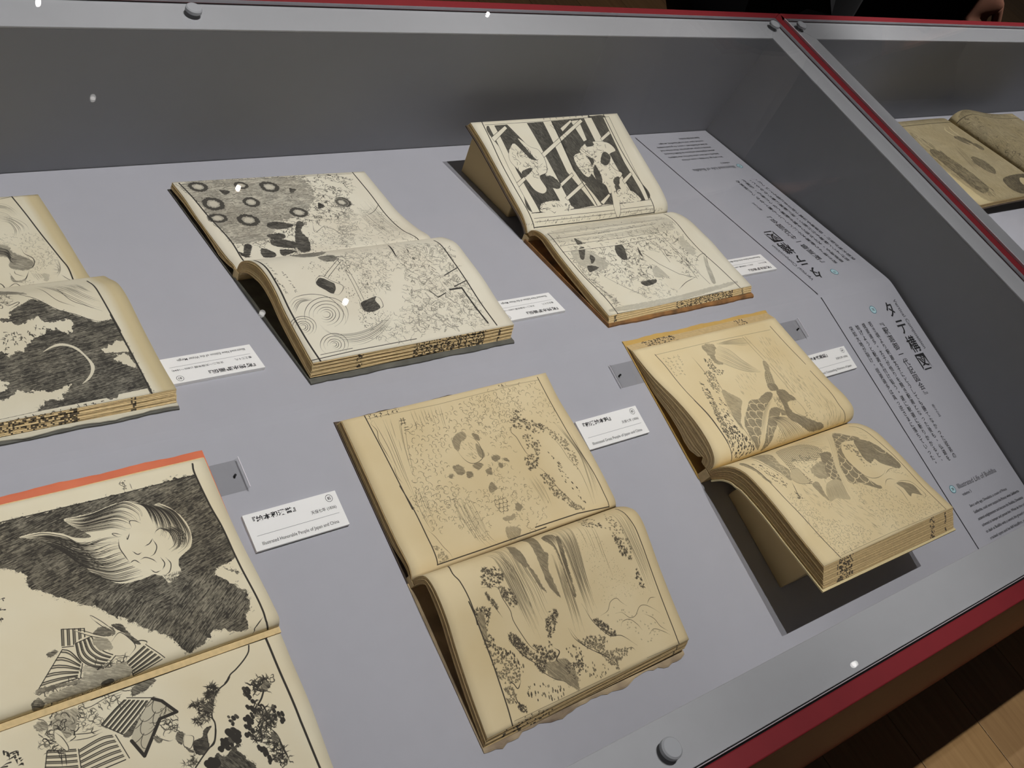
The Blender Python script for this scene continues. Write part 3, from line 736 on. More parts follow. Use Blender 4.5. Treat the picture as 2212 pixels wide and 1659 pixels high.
  ('curl',18,9,1.5,.75,[733,679,738,758,703,781]),
  ('F',0,1,[429,516,439,535,362,627,289,700,249,765,248,739,316,626]),
  ('F',0,1,[542,621,517,665,454,702,378,783,346,844,308,925,295,921,340,808,409,714,465,669]),
  ('F',0,1,[520,739,503,774,473,802,441,840,384,928,362,933,436,827,488,769]),
  ('flow',5,1.3,.55,.2,[543,629,441,712,360,814,302,924],[523,622,422,705,340,808,292,920],.2),
  ('F',.04,0,[430,746,508,775,560,843,628,947,483,939,458,857,450,782]),
  ('flow',15,2,.8,.1,[430,746,533,784,583,862,631,941],[429,749,449,813,458,879,483,939],.05),
  ('curl',30,8,1.5,.8,[433,860,469,860,487,948,422,936]),
  ('D',.45,1,70,.4,[637,413,668,431,651,481,629,528,588,507,609,460]),
  ('scale',20,75,.75,[637,413,668,431,628,520,588,507],1.4),
  ('D',.72,1,70,.3,[585,510,633,522,622,572,572,563]),
  ('D',.6,1,70,.5,[682,328,703,343,667,428,642,420]),
  ('X',5.5,[692,106,707,312,710,465,701,633]),
  ('L',1.5,.7,[692,92,699,317]),
  ('L',1.5,.7,[710,97,721,309]),
  ('L',1.5,.7,[699,358,691,638]),
  ('L',1.5,.7,[719,356,711,629]),
  ('leaf',80,8,.8,[147,604,163,657,141,777,114,786,122,696]),
  ('dots',120,1.4,3.4,.85,[184,704,213,789,251,869,254,937,136,936,119,849],2.2,110),
  ('S',1.8,.75,[254,547,229,652,236,748,244,817,256,871,261,939,227,939]),
  ('S',3.4,.95,[108,67,112,191,92,418,101,620,102,743,107,832],0),
  ('S',3.4,.95,[91,489,97,621,100,751,106,839,111,899,121,953],0),
  ('S',3.2,.92,[923,64,928,254,938,434],0),
  ('S',3.2,.92,[931,495,934,660,916,804,926,871,936,928,950,979],0),
  ('L',1.4,.6,[109,71,490,73,904,91]),
  ('scrib',[(143,104,124,274,6,13),(169,106,154,270,6,13),(201,109,172,285,6,13),(227,110,213,204,4,12)],.6,1.6),
 ],
 'carp_l': [
  ('curl',70,14,1.4,.55,[106,532,193,556,187,639,211,701,143,698,98,665]),
  ('curl',190,15,1.5,.6,[100,681,176,710,284,793,386,894,390,952,274,983,135,978,110,973,97,813]),
  ('curl',220,15,1.5,.6,[524,595,690,674,736,773,783,849,938,959,830,981,514,969,502,830,475,742]),
  ('hatch',62,10,1.4,.6,40,[456,710,525,738,460,960,428,961]),
  ('hatch',62,12,1.3,.5,40,[315,640,431,684,401,876,351,846,300,736]),
  ('hatch',65,10,1.3,.6,36,[234,482,301,506,242,660,211,625]),
  ('D',.6,2,60,.5,[184,123,251,125,267,185,228,293,240,365,199,437,180,370,158,271]),
  ('scale',40,150,.1,[251,125,261,208,234,355,198,419,186,328],2,1),
  ('D',.65,3,50,.5,[74,176,75,251,74,358,87,413,65,389,54,292,47,208]),
  ('S',2,.8,[164,116,144,249,159,336,188,433]),
  ('dots',50,1.2,2.8,.75,[103,218,143,330,162,440,129,493,107,404,82,305],2.2,70),
  ('S',2.6,.8,[194,452,182,496,166,554,174,580]),
  ('leaf',14,8,.8,[163,521,179,574,152,564]),
  ('scale',15,60,.75,[325,159,488,144,549,271,459,343,307,316,302,413,311,494,266,477,251,351],1.6,0,1.3),
  ('vein',120,.7,[317,287,498,296,547,346,434,487,343,471,317,375],20,1.5),
  ('D',.55,4,50,.6,[374,395,511,371,434,487,366,479]),
  ('flow',12,1.2,.5,.1,[455,115,596,88,719,110,727,160],[399,195,488,241,552,285,603,271],.2),
  ('hatch',60,9,1.2,.6,24,[458,128,506,236,605,259,569,292,431,239]),
  ('D',.28,1,70,.3,[240,383,295,367,297,438,294,487,228,472,209,423]),
  ('S',1.6,.7,[240,383,295,367,297,438,292,491,227,473,209,423,240,383]),
  ('D',.72,1,60,.3,[508,311,572,315,553,357,471,393]),
  ('F',0,0,[434,487,548,420,490,540,440,527]),
  ('D',.72,1,60,.3,[466,409,576,356,542,436,474,552,443,524,434,478]),
  ('scale',44,20,.05,[483,397,576,365,479,545,430,511],3,1,1.2),
  ('D',.34,1,75,.3,[387,529,454,519,480,554,457,621,441,680,371,645,316,649,341,578]),
  ('flow',18,1.3,.6,.1,[366,546,334,616,316,649],[472,534,462,614,441,680],.1),
  ('D',.6,2,60,.4,[296,504,340,504,325,580,315,640,300,603,295,553]),
  ('curl',12,9,1.4,.7,[272,640,317,657,285,699,250,678]),
  ('F',0,1,[769,47,740,145,589,388,515,567,474,734,452,676,480,554,553,376]),
  ('flow',4,1.2,.5,.2,[738,89,553,385,477,586,464,738],[740,145,589,388,509,564,474,734],.2),
  ('F',0,0,[706,267,806,260,887,335,959,450,950,562,943,671,930,810,867,850,777,846,795,706,684,680,624,606,632,450,662,317]),
  ('D',.72,2,60,.3,[758,135,805,201,849,266,804,272,725,263,662,317,631,412,642,534,668,631,695,667,669,679,588,602,521,569,549,457,619,332]),
  ('scale',56,35,0,[758,135,832,259,712,269,631,336,629,293],2.6,1,1.2),
  ('scale',66,38,0,[631,336,643,417,668,631,588,602,521,569,549,457],3.2,1,1.25),
  ('D',.76,3,35,.3,[824,268,891,331,926,438,941,531,937,567,899,581,825,509,805,464,755,484,748,415,782,297]),
  ('X',3.5,[881,343,913,364,926,418,913,444,887,425,874,381,881,343],.05),
  ('leaf',40,12,.7,[702,289,768,314,730,437,712,487,716,395,692,338]),
  ('curl',10,10,1.6,.7,[723,435,794,507,757,512,694,490]),
  ('S',2,.8,[712,269,662,317,631,412,642,534,673,585,717,601,774,591,810,567]),
  ('S',1.8,.7,[725,670,759,639,793,638,817,660]),
  ('S',1.8,.7,[787,595,841,570,886,577]),
  ('S',1.8,.75,[787,685,852,678,907,713,918,795,917,834,892,851,856,816]),
  ('D',.72,1,50,.3,[806,683,856,693,901,739,893,813,892,832,844,791,814,806,820,734]),
  ('S',1.8,.75,[782,691,790,749,772,834,777,846]),
  ('curl',16,10,1.5,.65,[816,570,887,595,931,685,904,657,837,595]),
  ('S',3.4,.95,[67,185,71,264,75,384,80,531,98,702,107,862,120,992],0),
  ('S',3.2,.92,[927,98,946,162,941,301,952,457,955,657,948,838,946,991],0),
  ('hatch',60,12,1.3,.5,26,[912,131,913,214,908,311,866,248]),
  ('curl',22,12,1.4,.55,[923,836,938,959,878,930,843,839]),
  ('L',1.4,.55,[131,983,504,981,940,993]),
  ('scrib',[(139,972,274,975,3,13)],.7,1.8),
 ],
 'plume_u': [
  ('D',.97,6,-14,.34,[125,77,320,82,531,82,757,85,948,84,954,249,960,551,906,591,880,607,886,659,913,709,907,835,885,950,812,916,751,882,666,836,597,732,501,623,442,564,378,481,337,427,333,351,277,303,89,281]),
  ('D',.97,8,-35,.38,[679,735,761,636,874,596,944,658,912,707,913,732,936,774,927,855,902,880,858,893,828,858,788,900,754,944,710,966,691,968,667,931,653,862,589,777,482,584,586,580]),
  ('F',.02,7,[871,620,897,598,912,626,943,663,945,684,912,707,896,683,882,661]),
  ('F',.02,1,[357,175,419,176,473,206,508,244,555,259,497,152,524,142,580,145,648,130,700,130,740,158,763,190,795,182,826,224,853,298,856,381,837,449,806,475,783,498,775,529,771,568,725,603,716,575,700,537,646,544,585,534,549,488,515,432,503,377,466,299,416,218]),
  ('flow',34,2.2,.92,.15,[359,177,423,184,481,226,520,276,584,267,640,276],[496,422,531,473,580,526,626,533,681,533,701,532],.35),
  ('flow',26,2.2,.92,.15,[359,178,443,203,509,271,573,289,636,307],[415,223,464,308,506,405,563,439,627,438],.3),
  ('flow',26,2.2,.92,.15,[505,145,579,150,646,135,699,135,732,194,722,263],[494,167,519,222,574,241,626,253,662,280,681,267],.3),
  ('flow',34,2.2,.92,.15,[700,132,743,176,751,253,748,320],[795,184,839,257,854,374,831,446,781,480],.3),
  ('flow',14,2.2,.9,.15,[759,302,789,344,787,407,752,437],[807,301,837,372,822,442,779,462],.3),
  ('F',0,1,[635,312,671,296,715,305,734,336,758,387,755,450,758,515,740,558,711,555,678,520,651,484,635,447,627,387]),
  ('S',2.6,.9,[632,311,625,353,630,400,636,442]),
  ('S',2.6,.9,[671,296,658,323,659,307]),
  ('S',2.6,.9,[732,358,735,399,720,432,704,442]),
  ('S',2.6,.9,[658,391,669,413,683,409]),
  ('S',2.6,.9,[671,443,688,440,706,460,714,481]),
  ('S',2.6,.9,[732,461,736,498,722,526]),
  ('S',2.6,.9,[747,469,754,507,740,546,720,559]),
  ('S',2.6,.9,[635,447,653,439,666,463]),
  ('S',2.6,.9,[687,508,698,530,715,528]),
  ('S',2.6,.9,[700,382,718,374,733,353]),
  ('hatch',-60,9,1.5,.7,16,[720,559,771,556,764,594,722,601]),
  ('leaf',16,12,.7,[714,556,772,563,741,605]),
  ('F',0,1,[678,266,688,237,702,237,716,260,696,274]),
  ('S',2.2,.9,[684,268,685,236,701,240,716,260]),
  ('S',2.2,.9,[634,301,620,278,627,276,646,293]),
  ('S',2.2,.9,[746,330,756,317,773,314,782,347]),
  ('S',1.6,.8,[710,14,699,33,711,55,705,67]),
  ('scrib',[(712,21,711,69,3,14)],.75,2),
  ('S',2,.6,[731,40,731,77]),
  ('stripes',4,[374,670,357,755],[434,699,419,776],.92,3),
  ('F',0,1,[392,755,441,746,449,839,467,911,403,859,384,813]),
  ('stripes',4,[395,756,390,826,410,878,447,909],[444,747,447,797,461,836,486,871],.92,3),
  ('stripes',5,[355,765,373,786,392,857],[252,913,306,910,373,915],.9,3),
  ('stripes',5,[507,918,579,866],[520,994,617,953],.92,3),
  ('D',.85,3,20,.4,[455,727,479,714,507,735,507,773,478,767,452,752]),
  ('D',.6,3,20,.5,[447,760,481,779,487,830,454,827,442,794]),
  ('D',.95,2,40,.3,[507,724,535,734,550,797,566,854,548,839,532,781]),
  ('S',3,.85,[548,839,570,840,585,854,579,866]),
  ('F',0,1,[492,796,525,772,544,820,549,860,524,887,496,866]),
  ('S',2.2,.9,[491,801,522,771,542,814,549,860,523,892]),
  ('X',5,[468,648,486,696,506,751]),
  ('S',2,.9,[466,668,465,646,487,691,507,746]),
  ('S',2,.9,[466,668,484,717,502,754]),
  ('X',5,[406,694,443,737,482,775,501,770]),
  ('S',2,.85,[401,689,442,744,481,779]),
  ('S',2,.85,[408,687,427,706,459,745,489,771]),
  ('vein',140,.85,[394,873,452,902,478,876,505,902,505,982,416,986,364,966,335,988,268,973,266,939,318,932,364,930],30,2),
  ('D',.6,5,30,.7,[395,869,432,910,501,909,508,984,410,988,341,992,271,981,268,945,364,930]),
  ('D',.95,1,20,.2,[424,968,454,963,460,988,431,1000]),
  ('D',.92,3,30,.3,[311,759,339,760,338,775,314,782]),
  ('D',.9,2,30,.5,[228,957,249,941,262,969,260,997,235,1002]),
  ('D',.88,4,0,.4,[254,904,306,910,366,921,359,936,302,927,253,923]),
  ('S',3,.9,[951,923,916,959,912,975,905,995]),
  ('scrib',[(254,431,235,551,3,24)],.9,3),
  ('FP',0,[954,18,948,76,953,249,962,395,960,564,959,666,961,802,960,891,956,945,960,1001,1063,1025,1055,756,1060,26,996,-50]),
  ('S',5.5,.97,[954,18,948,76,953,249,962,395,960,564,959,666,961,802,960,891,956,945,960,1001],0),
  ('L',3,.9,[125,77,320,81,625,86,948,83]),
 ],
 'plume_l': [
  ('stripes',6,[393,163,441,117,484,83],[443,246,505,183,554,126],.92,3.2),
  ('stripes',5,[306,240,379,219,420,230],[302,359,379,357,434,355],.9,3),
  ('stripes',5,[236,189,278,212,314,231],[207,299,255,332,300,353],.88,3),
  ('D',.95,3,45,.3,[441,244,489,199,547,127,557,138,506,204,458,260]),
  ('F',.3,0,[460,266,549,133,582,164,601,222,554,235,479,355,471,335]),
  ('scale',52,45,.75,[463,263,548,138,580,163,598,221,552,233,481,346],2,0,1.6),
  ('L',9,.95,[456,284,475,372,552,233,605,230,575,155,553,130]),
  ('D',.92,4,45,.3,[501,57,545,25,578,46,533,82,501,88]),
  ('vein',60,.8,[343,56,424,56,484,41,463,70,416,122,378,168,324,149],28,2),
  ('S',2,.85,[342,61,381,65,431,50,485,47]),
  ('S',2.4,.85,[304,155,358,180,390,181]),
  ('S',2,.85,[301,183,349,199,389,196]),
  ('L',4,.85,[335,72,316,163]),
  ('D',.6,6,60,.7,[300,44,344,52,319,150,287,169,266,165,272,72]),
  ('vein',70,.9,[250,57,309,55,309,144,278,212,230,180],30,2),
  ('D',.75,4,50,.6,[223,59,256,56,254,94,230,93]),
  ('F',0,1,[269,118,285,124,292,201,283,220,266,165]),
  ('S',2,.8,[269,118,284,157,291,206,283,220,267,171]),
  ('S',2.4,.85,[269,216,260,278]),
  ('S',2.4,.85,[279,222,271,285]),
  ('vein',30,.8,[551,238,589,246,588,293,552,301],30,2),
  ('S',2,.85,[524,288,532,319,553,348,565,350]),
  ('S',2,.85,[577,296,590,320,598,341]),
  ('D',.85,2,60,.4,[515,302,526,305,538,333,522,338]),
  ('D',.92,2,50,.3,[584,322,602,338,584,388,573,356]),
  ('F',0,0,[602,349,622,372,605,418,589,392]),
  ('S',2,.9,[602,349,624,373,605,418,589,392,602,349]),
  ('D',.97,2,40,.15,[617,395,647,388,661,356,684,355,663,388,656,445,632,470,612,442]),
  ('D',.92,2,50,.3,[586,395,604,422,612,442,599,433]),
  ('S',4,.97,[887,41,877,73,854,103,820,134,797,150,777,180,750,197,730,218,711,261,697,314,698,348,690,391,676,430,647,459,624,483,599,512],0),
  ('S',6,.97,[798,148,781,174,766,186]),
  ('S',5,.95,[698,348,690,391,674,437,653,455]),
  ('S',2,.9,[687,353,667,373,660,412,654,448,634,474]),
  ('leaf',22,24,.95,[716,168,749,180,734,221,704,219],3.4),
  ('leaf',26,24,.95,[648,222,683,223,709,251,697,298,663,264],3.4),
  ('leaf',16,22,.9,[650,288,680,296,693,328,661,336,640,319],2.6),
  ('leaf',10,20,.8,[575,466,612,460,615,493,589,502],2.4),
  ('D',.95,4,60,.3,[713,225,732,207,709,281,700,299,689,280,676,251,683,231,701,251]),
  ('D',.97,4,60,.22,[668,488,679,492,689,517,712,501,732,482,738,466,748,489,734,507,746,543,759,590,769,601,769,624,769,679,638,592,656,527]),
  ('dots',26,4,9,.97,[701,419,749,409,747,480,713,498,682,481],1.6,60),
  ('dots',14,4,9,.97,[635,513,664,517,653,544,636,533],1.6,60),
  ('S',5,.95,[913,236,898,279,882,278,861,317,843,344,856,356,861,410,875,418]),
  ('vein',70,.92,[856,232,907,224,898,279,873,290,859,264,840,295,854,321,843,323],22,3),
  ('vein',60,.92,[832,358,850,378,859,408,836,435,828,381],22,3),
  ('vein',60,.9,[847,434,871,424,859,462,843,460],20,3),
  ('S',4,.95,[856,407,836,435,820,470,813,510,792,489,807,478]),
  ('vein',40,.9,[800,454,828,459,813,510,792,489],22,3),
  ('S',5,.95,[850,465,864,518,868,581,873,628,875,666]),
  ('vein',90,.92,[829,496,860,524,869,634,872,667,833,630,838,582,833,539],22,3),
  ('D',.92,3,50,.4,[875,252,901,246,900,272,878,284]),
  ('D',.9,3,50,.4,[846,491,863,513,865,547,848,540]),
  ('dots',34,3,6,.95,[818,239,840,295,804,436,768,513,764,499,771,423,807,342],1.8,75),
  ('dots',14,2.5,5,.95,[880,346,907,430,891,470,874,410],2.4,85),
  ('dots',12,3,6,.95,[784,523,813,558,822,619,817,640,799,573],2.4,85),
  ('dots',8,3,5,.95,[746,337,772,358,749,389,739,378],1.4,70),
  ('S',3,.92,[129,128,138,129,145,148]),
  ('scrib',[(133,126,137,204,2,44),(158,133,163,207,4,16)],.95,3.6),
  ('L',6.5,.98,[390,33,618,32,782,29,951,32]),
  ('L',6.5,.98,[948,36,949,196,951,499,959,760]),
 ],
 'moon_u': [
  ('flow',12,1.6,.5,.1,[708,13,834,65,871,140,880,218],[681,164,799,248,826,317,813,434],.3),
  ('flow',8,4,.35,.1,[738,31,828,96,879,153],[729,82,822,127,866,182],.3),
  ('flow',7,2.2,.6,.1,[806,208,852,252,884,334,885,416],[791,287,820,315,820,397,802,471],.1),
  ('curl',150,15,1.6,.5,[608,392,829,439,903,462,918,605,919,700,881,782,828,746,829,672,778,561,586,518]),
  ('curl',60,14,1.5,.55,[829,672,920,662,914,755,851,829,803,832]),
  ('D',.7,5,20,.6,[652,501,763,536,774,617,811,695,828,746,798,812,751,797,734,754,753,704,745,664,636,591]),
  ('flow',12,3,.85,.15,[679,529,756,573,770,653,826,671],[666,601,740,653,750,740,798,812],.4),
  ('S',3,.85,[812,610,814,648,835,711,820,782,787,818]),
  ('S',3.2,.85,[723,825,729,910,761,911,794,829]),
  ('S',2,.8,[744,803,743,840,768,876]),
  ('D',.7,2,30,.5,[721,852,735,912,768,894,749,926,718,915]),
  ('flow',9,1.6,.55,.1,[931,704,911,848,872,950],[857,896,894,880,914,755],.2),
  ('flow',10,1.5,.55,.1,[797,830,800,944],[842,872,860,945],.3),
  ('D',.35,4,80,.5,[839,871,859,887,839,948,829,934]),
  ('S',3.4,.9,[644,890,674,928,676,1001]),
  ('S',2.6,.85,[679,987,724,936,739,1023,756,1018]),
  ('curl',16,12,1.8,.7,[752,927,788,940,762,1037,739,1023]),
  ('S',2.4,.8,[903,901,914,944,929,998]),
  ('S',5,.97,[893,3,904,203,917,476,934,723,942,848,929,1016],0),
  ('L',2,.8,[641,18,842,24,892,3]),
 ],
 'moon_l': [
  ('D',.97,5,-8,.34,[318,445,546,405,573,412,589,369,631,328,682,299,738,388,794,437,853,497,912,502,916,581,915,958,883,982,791,984,754,988,581,986,535,969,543,911,237,859]),
  ('F',.02,9,[325,397,542,424,594,453,635,441,672,422,682,458,742,462,771,469,758,522,740,546,706,509,675,513,648,539,607,562,584,600,545,617,525,628,503,600,317,569]),
  ('F',.02,8,[263,709,467,762,488,780,476,798,454,823,250,776]),
  ('F',.02,9,[240,825,443,869,506,836,530,855,564,855,612,872,645,855,671,858,657,888,629,896,624,929,599,925,568,932,540,967,534,978,215,952]),
  ('F',.02,7,[824,679,859,654,908,638,910,715,892,710,859,701]),
  ('F',.05,9,[851,733,892,722,908,745,910,818,887,798,865,762]),
  ('D',.97,6,-8,.3,[580,930,604,927,628,948,617,967,539,980]),
  ('F',.05,0,[634,636,657,615,691,598,719,606,748,637,765,691,776,746,773,780,757,816,735,844,709,862,730,837,752,803,764,760,762,713,748,663,724,625,693,613,661,621]),
  ('flow',20,1.6,.85,.2,[730,100,784,282,847,397,892,431],[866,147,883,262,913,329],.6),
  ('S',2,.85,[777,162,797,325,843,390,888,436]),
  ('S',2,.85,[727,137,751,312,803,386]),
  ('S',2.4,.85,[542,19,646,224,689,293,738,388,794,437,854,494,913,500]),
  ('D',.75,3,5,.5,[535,56,624,135,674,233,640,225,516,149]),
  ('S',2.4,.9,[578,289,591,323,627,305,627,319,590,350]),
  ('vein',30,.8,[570,223,614,234,584,314,546,331],24,2),
  ('scrib',[(546,486,522,594,4,22),(568,491,561,571,4,20),(586,501,591,557,3,20),(612,502,630,529,2,20),(647,478,670,495,2,18)],.85,2.2),
  ('S',5,.97,[918,122,912,253,910,375,918,575],0),
  ('S',5.5,.97,[911,468,916,646,917,826,912,998],0),
  ('L',2,.9,[803,964,907,960]),
  ('L',2.5,.85,[208,986,417,984,534,978,761,970]),
  ('FP',0,[789,1001,805,965,907,961,906,996]),
  ('FP',.02,[202,1019,410,1016,417,984,534,978,761,973,777,1003]),
  ('scrib',[(452,1000,758,995,11,17)],.95,2.4),
 ],
 'mallets_u': [
  ('vein',1500,.9,[42,28,398,6,860,32,843,239,679,540,494,578,402,672,224,771,77,796,63,692,57,421,49,213],26,1.9),
  ('D',.68,10,-5,.85,[42,28,395,15,616,37,636,210,534,421,342,545,246,705,84,731,65,573,49,262]),
  ('shards',110,.9,[52,87,598,92,789,231,636,439,392,483,137,607],12,34),
  ('rings',.92,[100,76,437,126,112,282,293,290,751,361,219,482,87,435,305,88,486,439],[58,54,62,58,66,62,52,48,50,50,66,60,58,44,44,40,58,50]),
  ('D',.97,3,20,.2,[295,535,348,528,412,579,339,618,285,587]),
  ('D',.97,3,20,.2,[253,725,332,766,340,847,296,850,237,793]),
  ('D',.97,3,20,.2,[438,547,466,572,421,657,418,773,380,907,332,930,334,844,376,703]),
  ('D',.97,3,20,.2,[111,755,142,764,99,874,73,883]),
  ('D',.97,3,20,.2,[67,819,93,872,91,900,67,871]),
  ('D',.97,3,20,.2,[176,810,215,880,196,935,148,914]),
  ('D',.97,3,20,.2,[252,854,314,900,238,932]),
  ('D',.97,3,20,.2,[186,127,228,152,194,192]),
  ('D',.97,3,20,.2,[620,349,639,387,598,415]),
  ('D',.97,3,20,.2,[529,158,560,181,519,212]),
  ('D',.97,3,20,.2,[250,670,322,670,318,725,259,727]),
  ('S',2,.8,[508,581,483,693,552,631,573,677]),
  ('S',2.5,.9,[538,628,580,679,597,779]),
  ('vein',60,.85,[275,786,353,811,417,753,370,925,251,937],26,2),
  ('dots',130,1,2.2,.8,[442,682,594,725,524,947,376,948]),
  ('vein',220,.65,[664,537,763,462,592,907,548,887],26,1.4),
  ('vein',300,.6,[464,725,744,473,903,503,915,825,941,939,802,958,537,901],26,1.5),
  ('flow',16,1.6,.7,.3,[899,333,910,653,925,932],[777,458,787,723,794,932],.3),
  ('S',2.4,.85,[943,397,878,493,809,547]),
  ('rings',.85,[743,361],[42,40]),
  ('FP',0,[722,52,829,143,825,199,744,151]),
  ('S',6,.97,[28,16,47,339,68,676,53,924],0),
  ('S',5,.95,[931,5,930,353,914,758,932,989],0),
  ('L',2,.85,[33,36,423,19,921,20]),
  ('S',8,.95,[779,17,803,28]),
 ],
 'mallets_l': [
  ('vein',900,.62,[667,174,927,256,907,485,874,936,742,948,514,953,314,919,327,813,479,785,593,564,631,356],26,1.5),
  ('shards',120,.75,[637,238,912,289,901,497,870,910,588,952,534,776,631,524],16,52),
  ('vein',260,.6,[414,245,590,230,573,444,501,595,389,605,405,464],24,1.4),
  ('dots',260,.9,1.9,.75,[158,313,301,296,436,420,440,605,295,809,311,727,278,583,249,547,196,427]),
  ('dots',90,.9,2,.75,[311,727,448,738,425,798,306,834]),
  ('dots',80,.9,1.8,.75,[502,242,537,294,428,533,380,546]),
  ('S',1.9,.8,[78,783,66,750,65,713,75,675,94,640,120,612,152,594,186,587,217,594,243,612,260,642,265,679,259,718,241,757,215,788]),
  ('S',1.9,.8,[86,739,86,709,94,678,111,650,133,628,159,615,186,612,210,619,230,636,241,661,243,692,235,724,219,753,197,776,170,791]),
  ('S',1.9,.8,[104,707,111,683,124,661,142,645,162,635,183,633,202,640,216,655,223,676,223,700,216,724,202,746,184,763,163,772,142,773]),
  ('S',1.9,.8,[126,689,136,673,149,661,164,654,179,654,192,659,201,671,206,686,205,704,199,721,188,736,175,747,159,753,145,752,133,745]),
  ('S',1.9,.8,[144,683,153,674,164,670,174,669,183,673,190,681,193,692,192,705,187,717,179,727,169,734,159,737,149,736,140,730,135,721]),
  ('S',1.9,.8,[157,686,163,683,170,683,175,686,179,691,181,697,180,705,177,712,172,718,166,722,159,723,154,722,149,718,146,712,146,705]),
  ('S',1.9,.8,[-11,808,-19,789,-19,766,-13,743,-2,722,14,705,33,694,53,690,72,695,86,707,96,725,99,747,95,770,85,793,70,812]),
  ('S',1.9,.8,[-6,782,-6,764,-1,745,8,728,22,715,37,707,53,706,67,710,78,721,84,736,86,754,81,773,72,791,59,805,44,813]),
  ('S',1.9,.8,[7,763,11,749,18,738,28,729,39,723,50,723,60,727,67,735,71,746,71,759,67,772,60,784,50,793,39,798,28,798]),
  ('S',1.9,.8,[20,753,25,745,32,739,39,735,47,735,54,738,59,744,61,752,60,761,57,770,52,778,45,784,37,786,30,786,23,782]),
  ('S',1.9,.8,[31,751,35,748,39,746,44,746,48,747,51,751,52,756,52,762,49,767,46,772,42,775,37,776,33,775,29,773,27,768]),
  ('S',1.9,.8,[73,957,66,936,65,912,72,887,85,865,102,847,123,836,144,833,163,838,179,851,188,871,191,895,186,920,175,944,158,964]),
  ('S',1.9,.8,[81,928,81,910,86,891,97,874,110,861,126,853,142,852,157,857,168,868,174,884,174,903,169,922,160,940,146,953,130,962]),
  ('S',1.9,.8,[96,909,100,896,107,885,117,876,128,871,139,871,148,875,155,883,158,894,158,907,154,920,147,932,137,940,126,945,115,945]),
  ('S',1.9,.8,[110,900,115,893,121,888,128,885,135,885,141,888,145,893,147,901,146,909,143,917,138,924,132,929,125,931,118,930,113,927]),
  ('S',1.9,.8,[120,900,124,897,128,896,131,896,134,897,137,900,138,904,137,909,135,913,132,917,129,919,125,920,122,920,119,917,117,914]),
  ('flow',9,1.7,.75,.2,[99,719,129,819,245,850,362,815,461,741],[175,948,281,936,375,874,474,766],.2),
  ('S',1.8,.8,[26,603,71,564,151,559,218,602,241,711,226,781]),
  ('flow',4,1.7,.75,.1,[27,622,65,582,132,575],[36,674,84,605,152,599],.1),
  ('X',9,[239,458,297,396,365,311]),
  ('L',1.8,.85,[237,448,365,303]),
  ('L',1.8,.85,[247,465,363,333]),
  ('X',9,[360,394,358,513,356,641]),
  ('L',1.8,.85,[351,408,346,647]),
  ('L',1.8,.85,[368,402,362,638]),
  ('vein',40,.85,[346,289,411,268,369,409,339,378],22,2),
  ('F',0,0,[197,462,232,439,303,531,257,584,207,550,182,504]),
  ('D',.96,1,25,.15,[191,478,217,452,246,476,267,514,241,571,211,540,189,505]),
  ('S',2,.9,[184,499,199,457,232,439,263,485,300,530,265,581,240,576]),
  ('D',.96,1,-15,.15,[339,659,385,638,424,628,411,653,416,708,373,729,339,717]),
  ('S',2,.9,[421,628,438,648,433,701,409,718]),
  ('S',2,.9,[339,637,331,689,340,723]),
  ('D',.85,4,10,.4,[279,266,350,247,352,308,298,320]),
  ('D',.8,4,10,.5,[205,108,286,98,357,163,297,240,201,224]),
  ('scrib',[(35,267,41,400,5,12),(24,409,45,540,6,13),(72,368,85,538,7,13)],.75,1.8),
  ('L',7,.97,[795,654,859,653,876,949]),
  ('L',4,.92,[827,635,905,602]),
  ('L',4,.92,[811,539,905,487]),
  ('L',4,.92,[691,641,715,698,763,674]),
  ('S',6,.95,[677,154,647,284,638,358]),
  ('S',4,.9,[724,265,718,314]),
  ('S',4,.9,[715,357,719,385]),
  ('S',6.5,.97,[17,195,21,312,19,442,21,641,26,854,34,1004],0),
  ('S',5.5,.96,[920,173,912,289,908,444,906,676,912,978],0),
  ('L',3,.9,[-3,983,200,971,493,969]),
  ('L',2,.85,[48,958,193,953]),
 ],
 'lattice_u': [
  ('D',.95,0,75,.16,[96,33,449,26,772,12,903,24,893,199,858,575,877,860,495,861,79,859,72,653,84,313]),
  ('FP',0,[453,31,510,31,469,522,529,866,479,873,419,531]),
  ('L',2,.9,[453,31,510,31,469,522,529,866,479,873,419,531,453,31]),
  ('FP',0,[212,37,345,33,341,327,336,568,326,849,268,854,272,559,268,286]),
  ('L',2,.9,[212,37,345,33,341,327,336,568,326,849,268,854,272,559,268,286,212,37]),
  ('FP',0,[95,36,133,34,109,473,112,857,64,856,70,437]),
  ('L',2,.9,[95,36,133,34,109,473,112,857,64,856,70,437,95,36]),
  ('FP',0,[742,27,798,24,775,479,773,904,712,902,716,471]),
  ('L',2,.9,[742,27,798,24,775,479,773,904,712,902,716,471,742,27]),
  ('FP',0,[881,31,927,26,894,494,872,874,845,878,846,488]),
  ('L',2,.9,[881,31,927,26,894,494,872,874,845,878,846,488,881,31]),
  ('FP',0,[639,44,700,41,676,246,647,260]),
  ('L',2,.9,[639,44,700,41,676,246,647,260,639,44]),
  ('FP',0,[68,158,195,52,201,79,73,200]),
  ('L',2,.9,[68,158,195,52,201,79,73,200,68,158]),
  ('FP',0,[316,348,715,33,722,60,318,385]),
  ('L',2,.9,[316,348,715,33,722,60,318,385,316,348]),
  ('FP',0,[541,113,643,35,647,53,544,148]),
  ('L',2,.9,[541,113,643,35,647,53,544,148,541,113]),
  ('FP',0,[333,631,449,544,449,571,333,660]),
  ('L',2,.9,[333,631,449,544,449,571,333,660,333,631]),
  ('FP',0,[313,763,494,631,500,660,321,788]),
  ('L',2,.9,[313,763,494,631,500,660,321,788,313,763]),
  ('FP',0,[777,239,867,170,868,200,777,268]),
  ('L',2,.9,[777,239,867,170,868,200,777,268,777,239]),
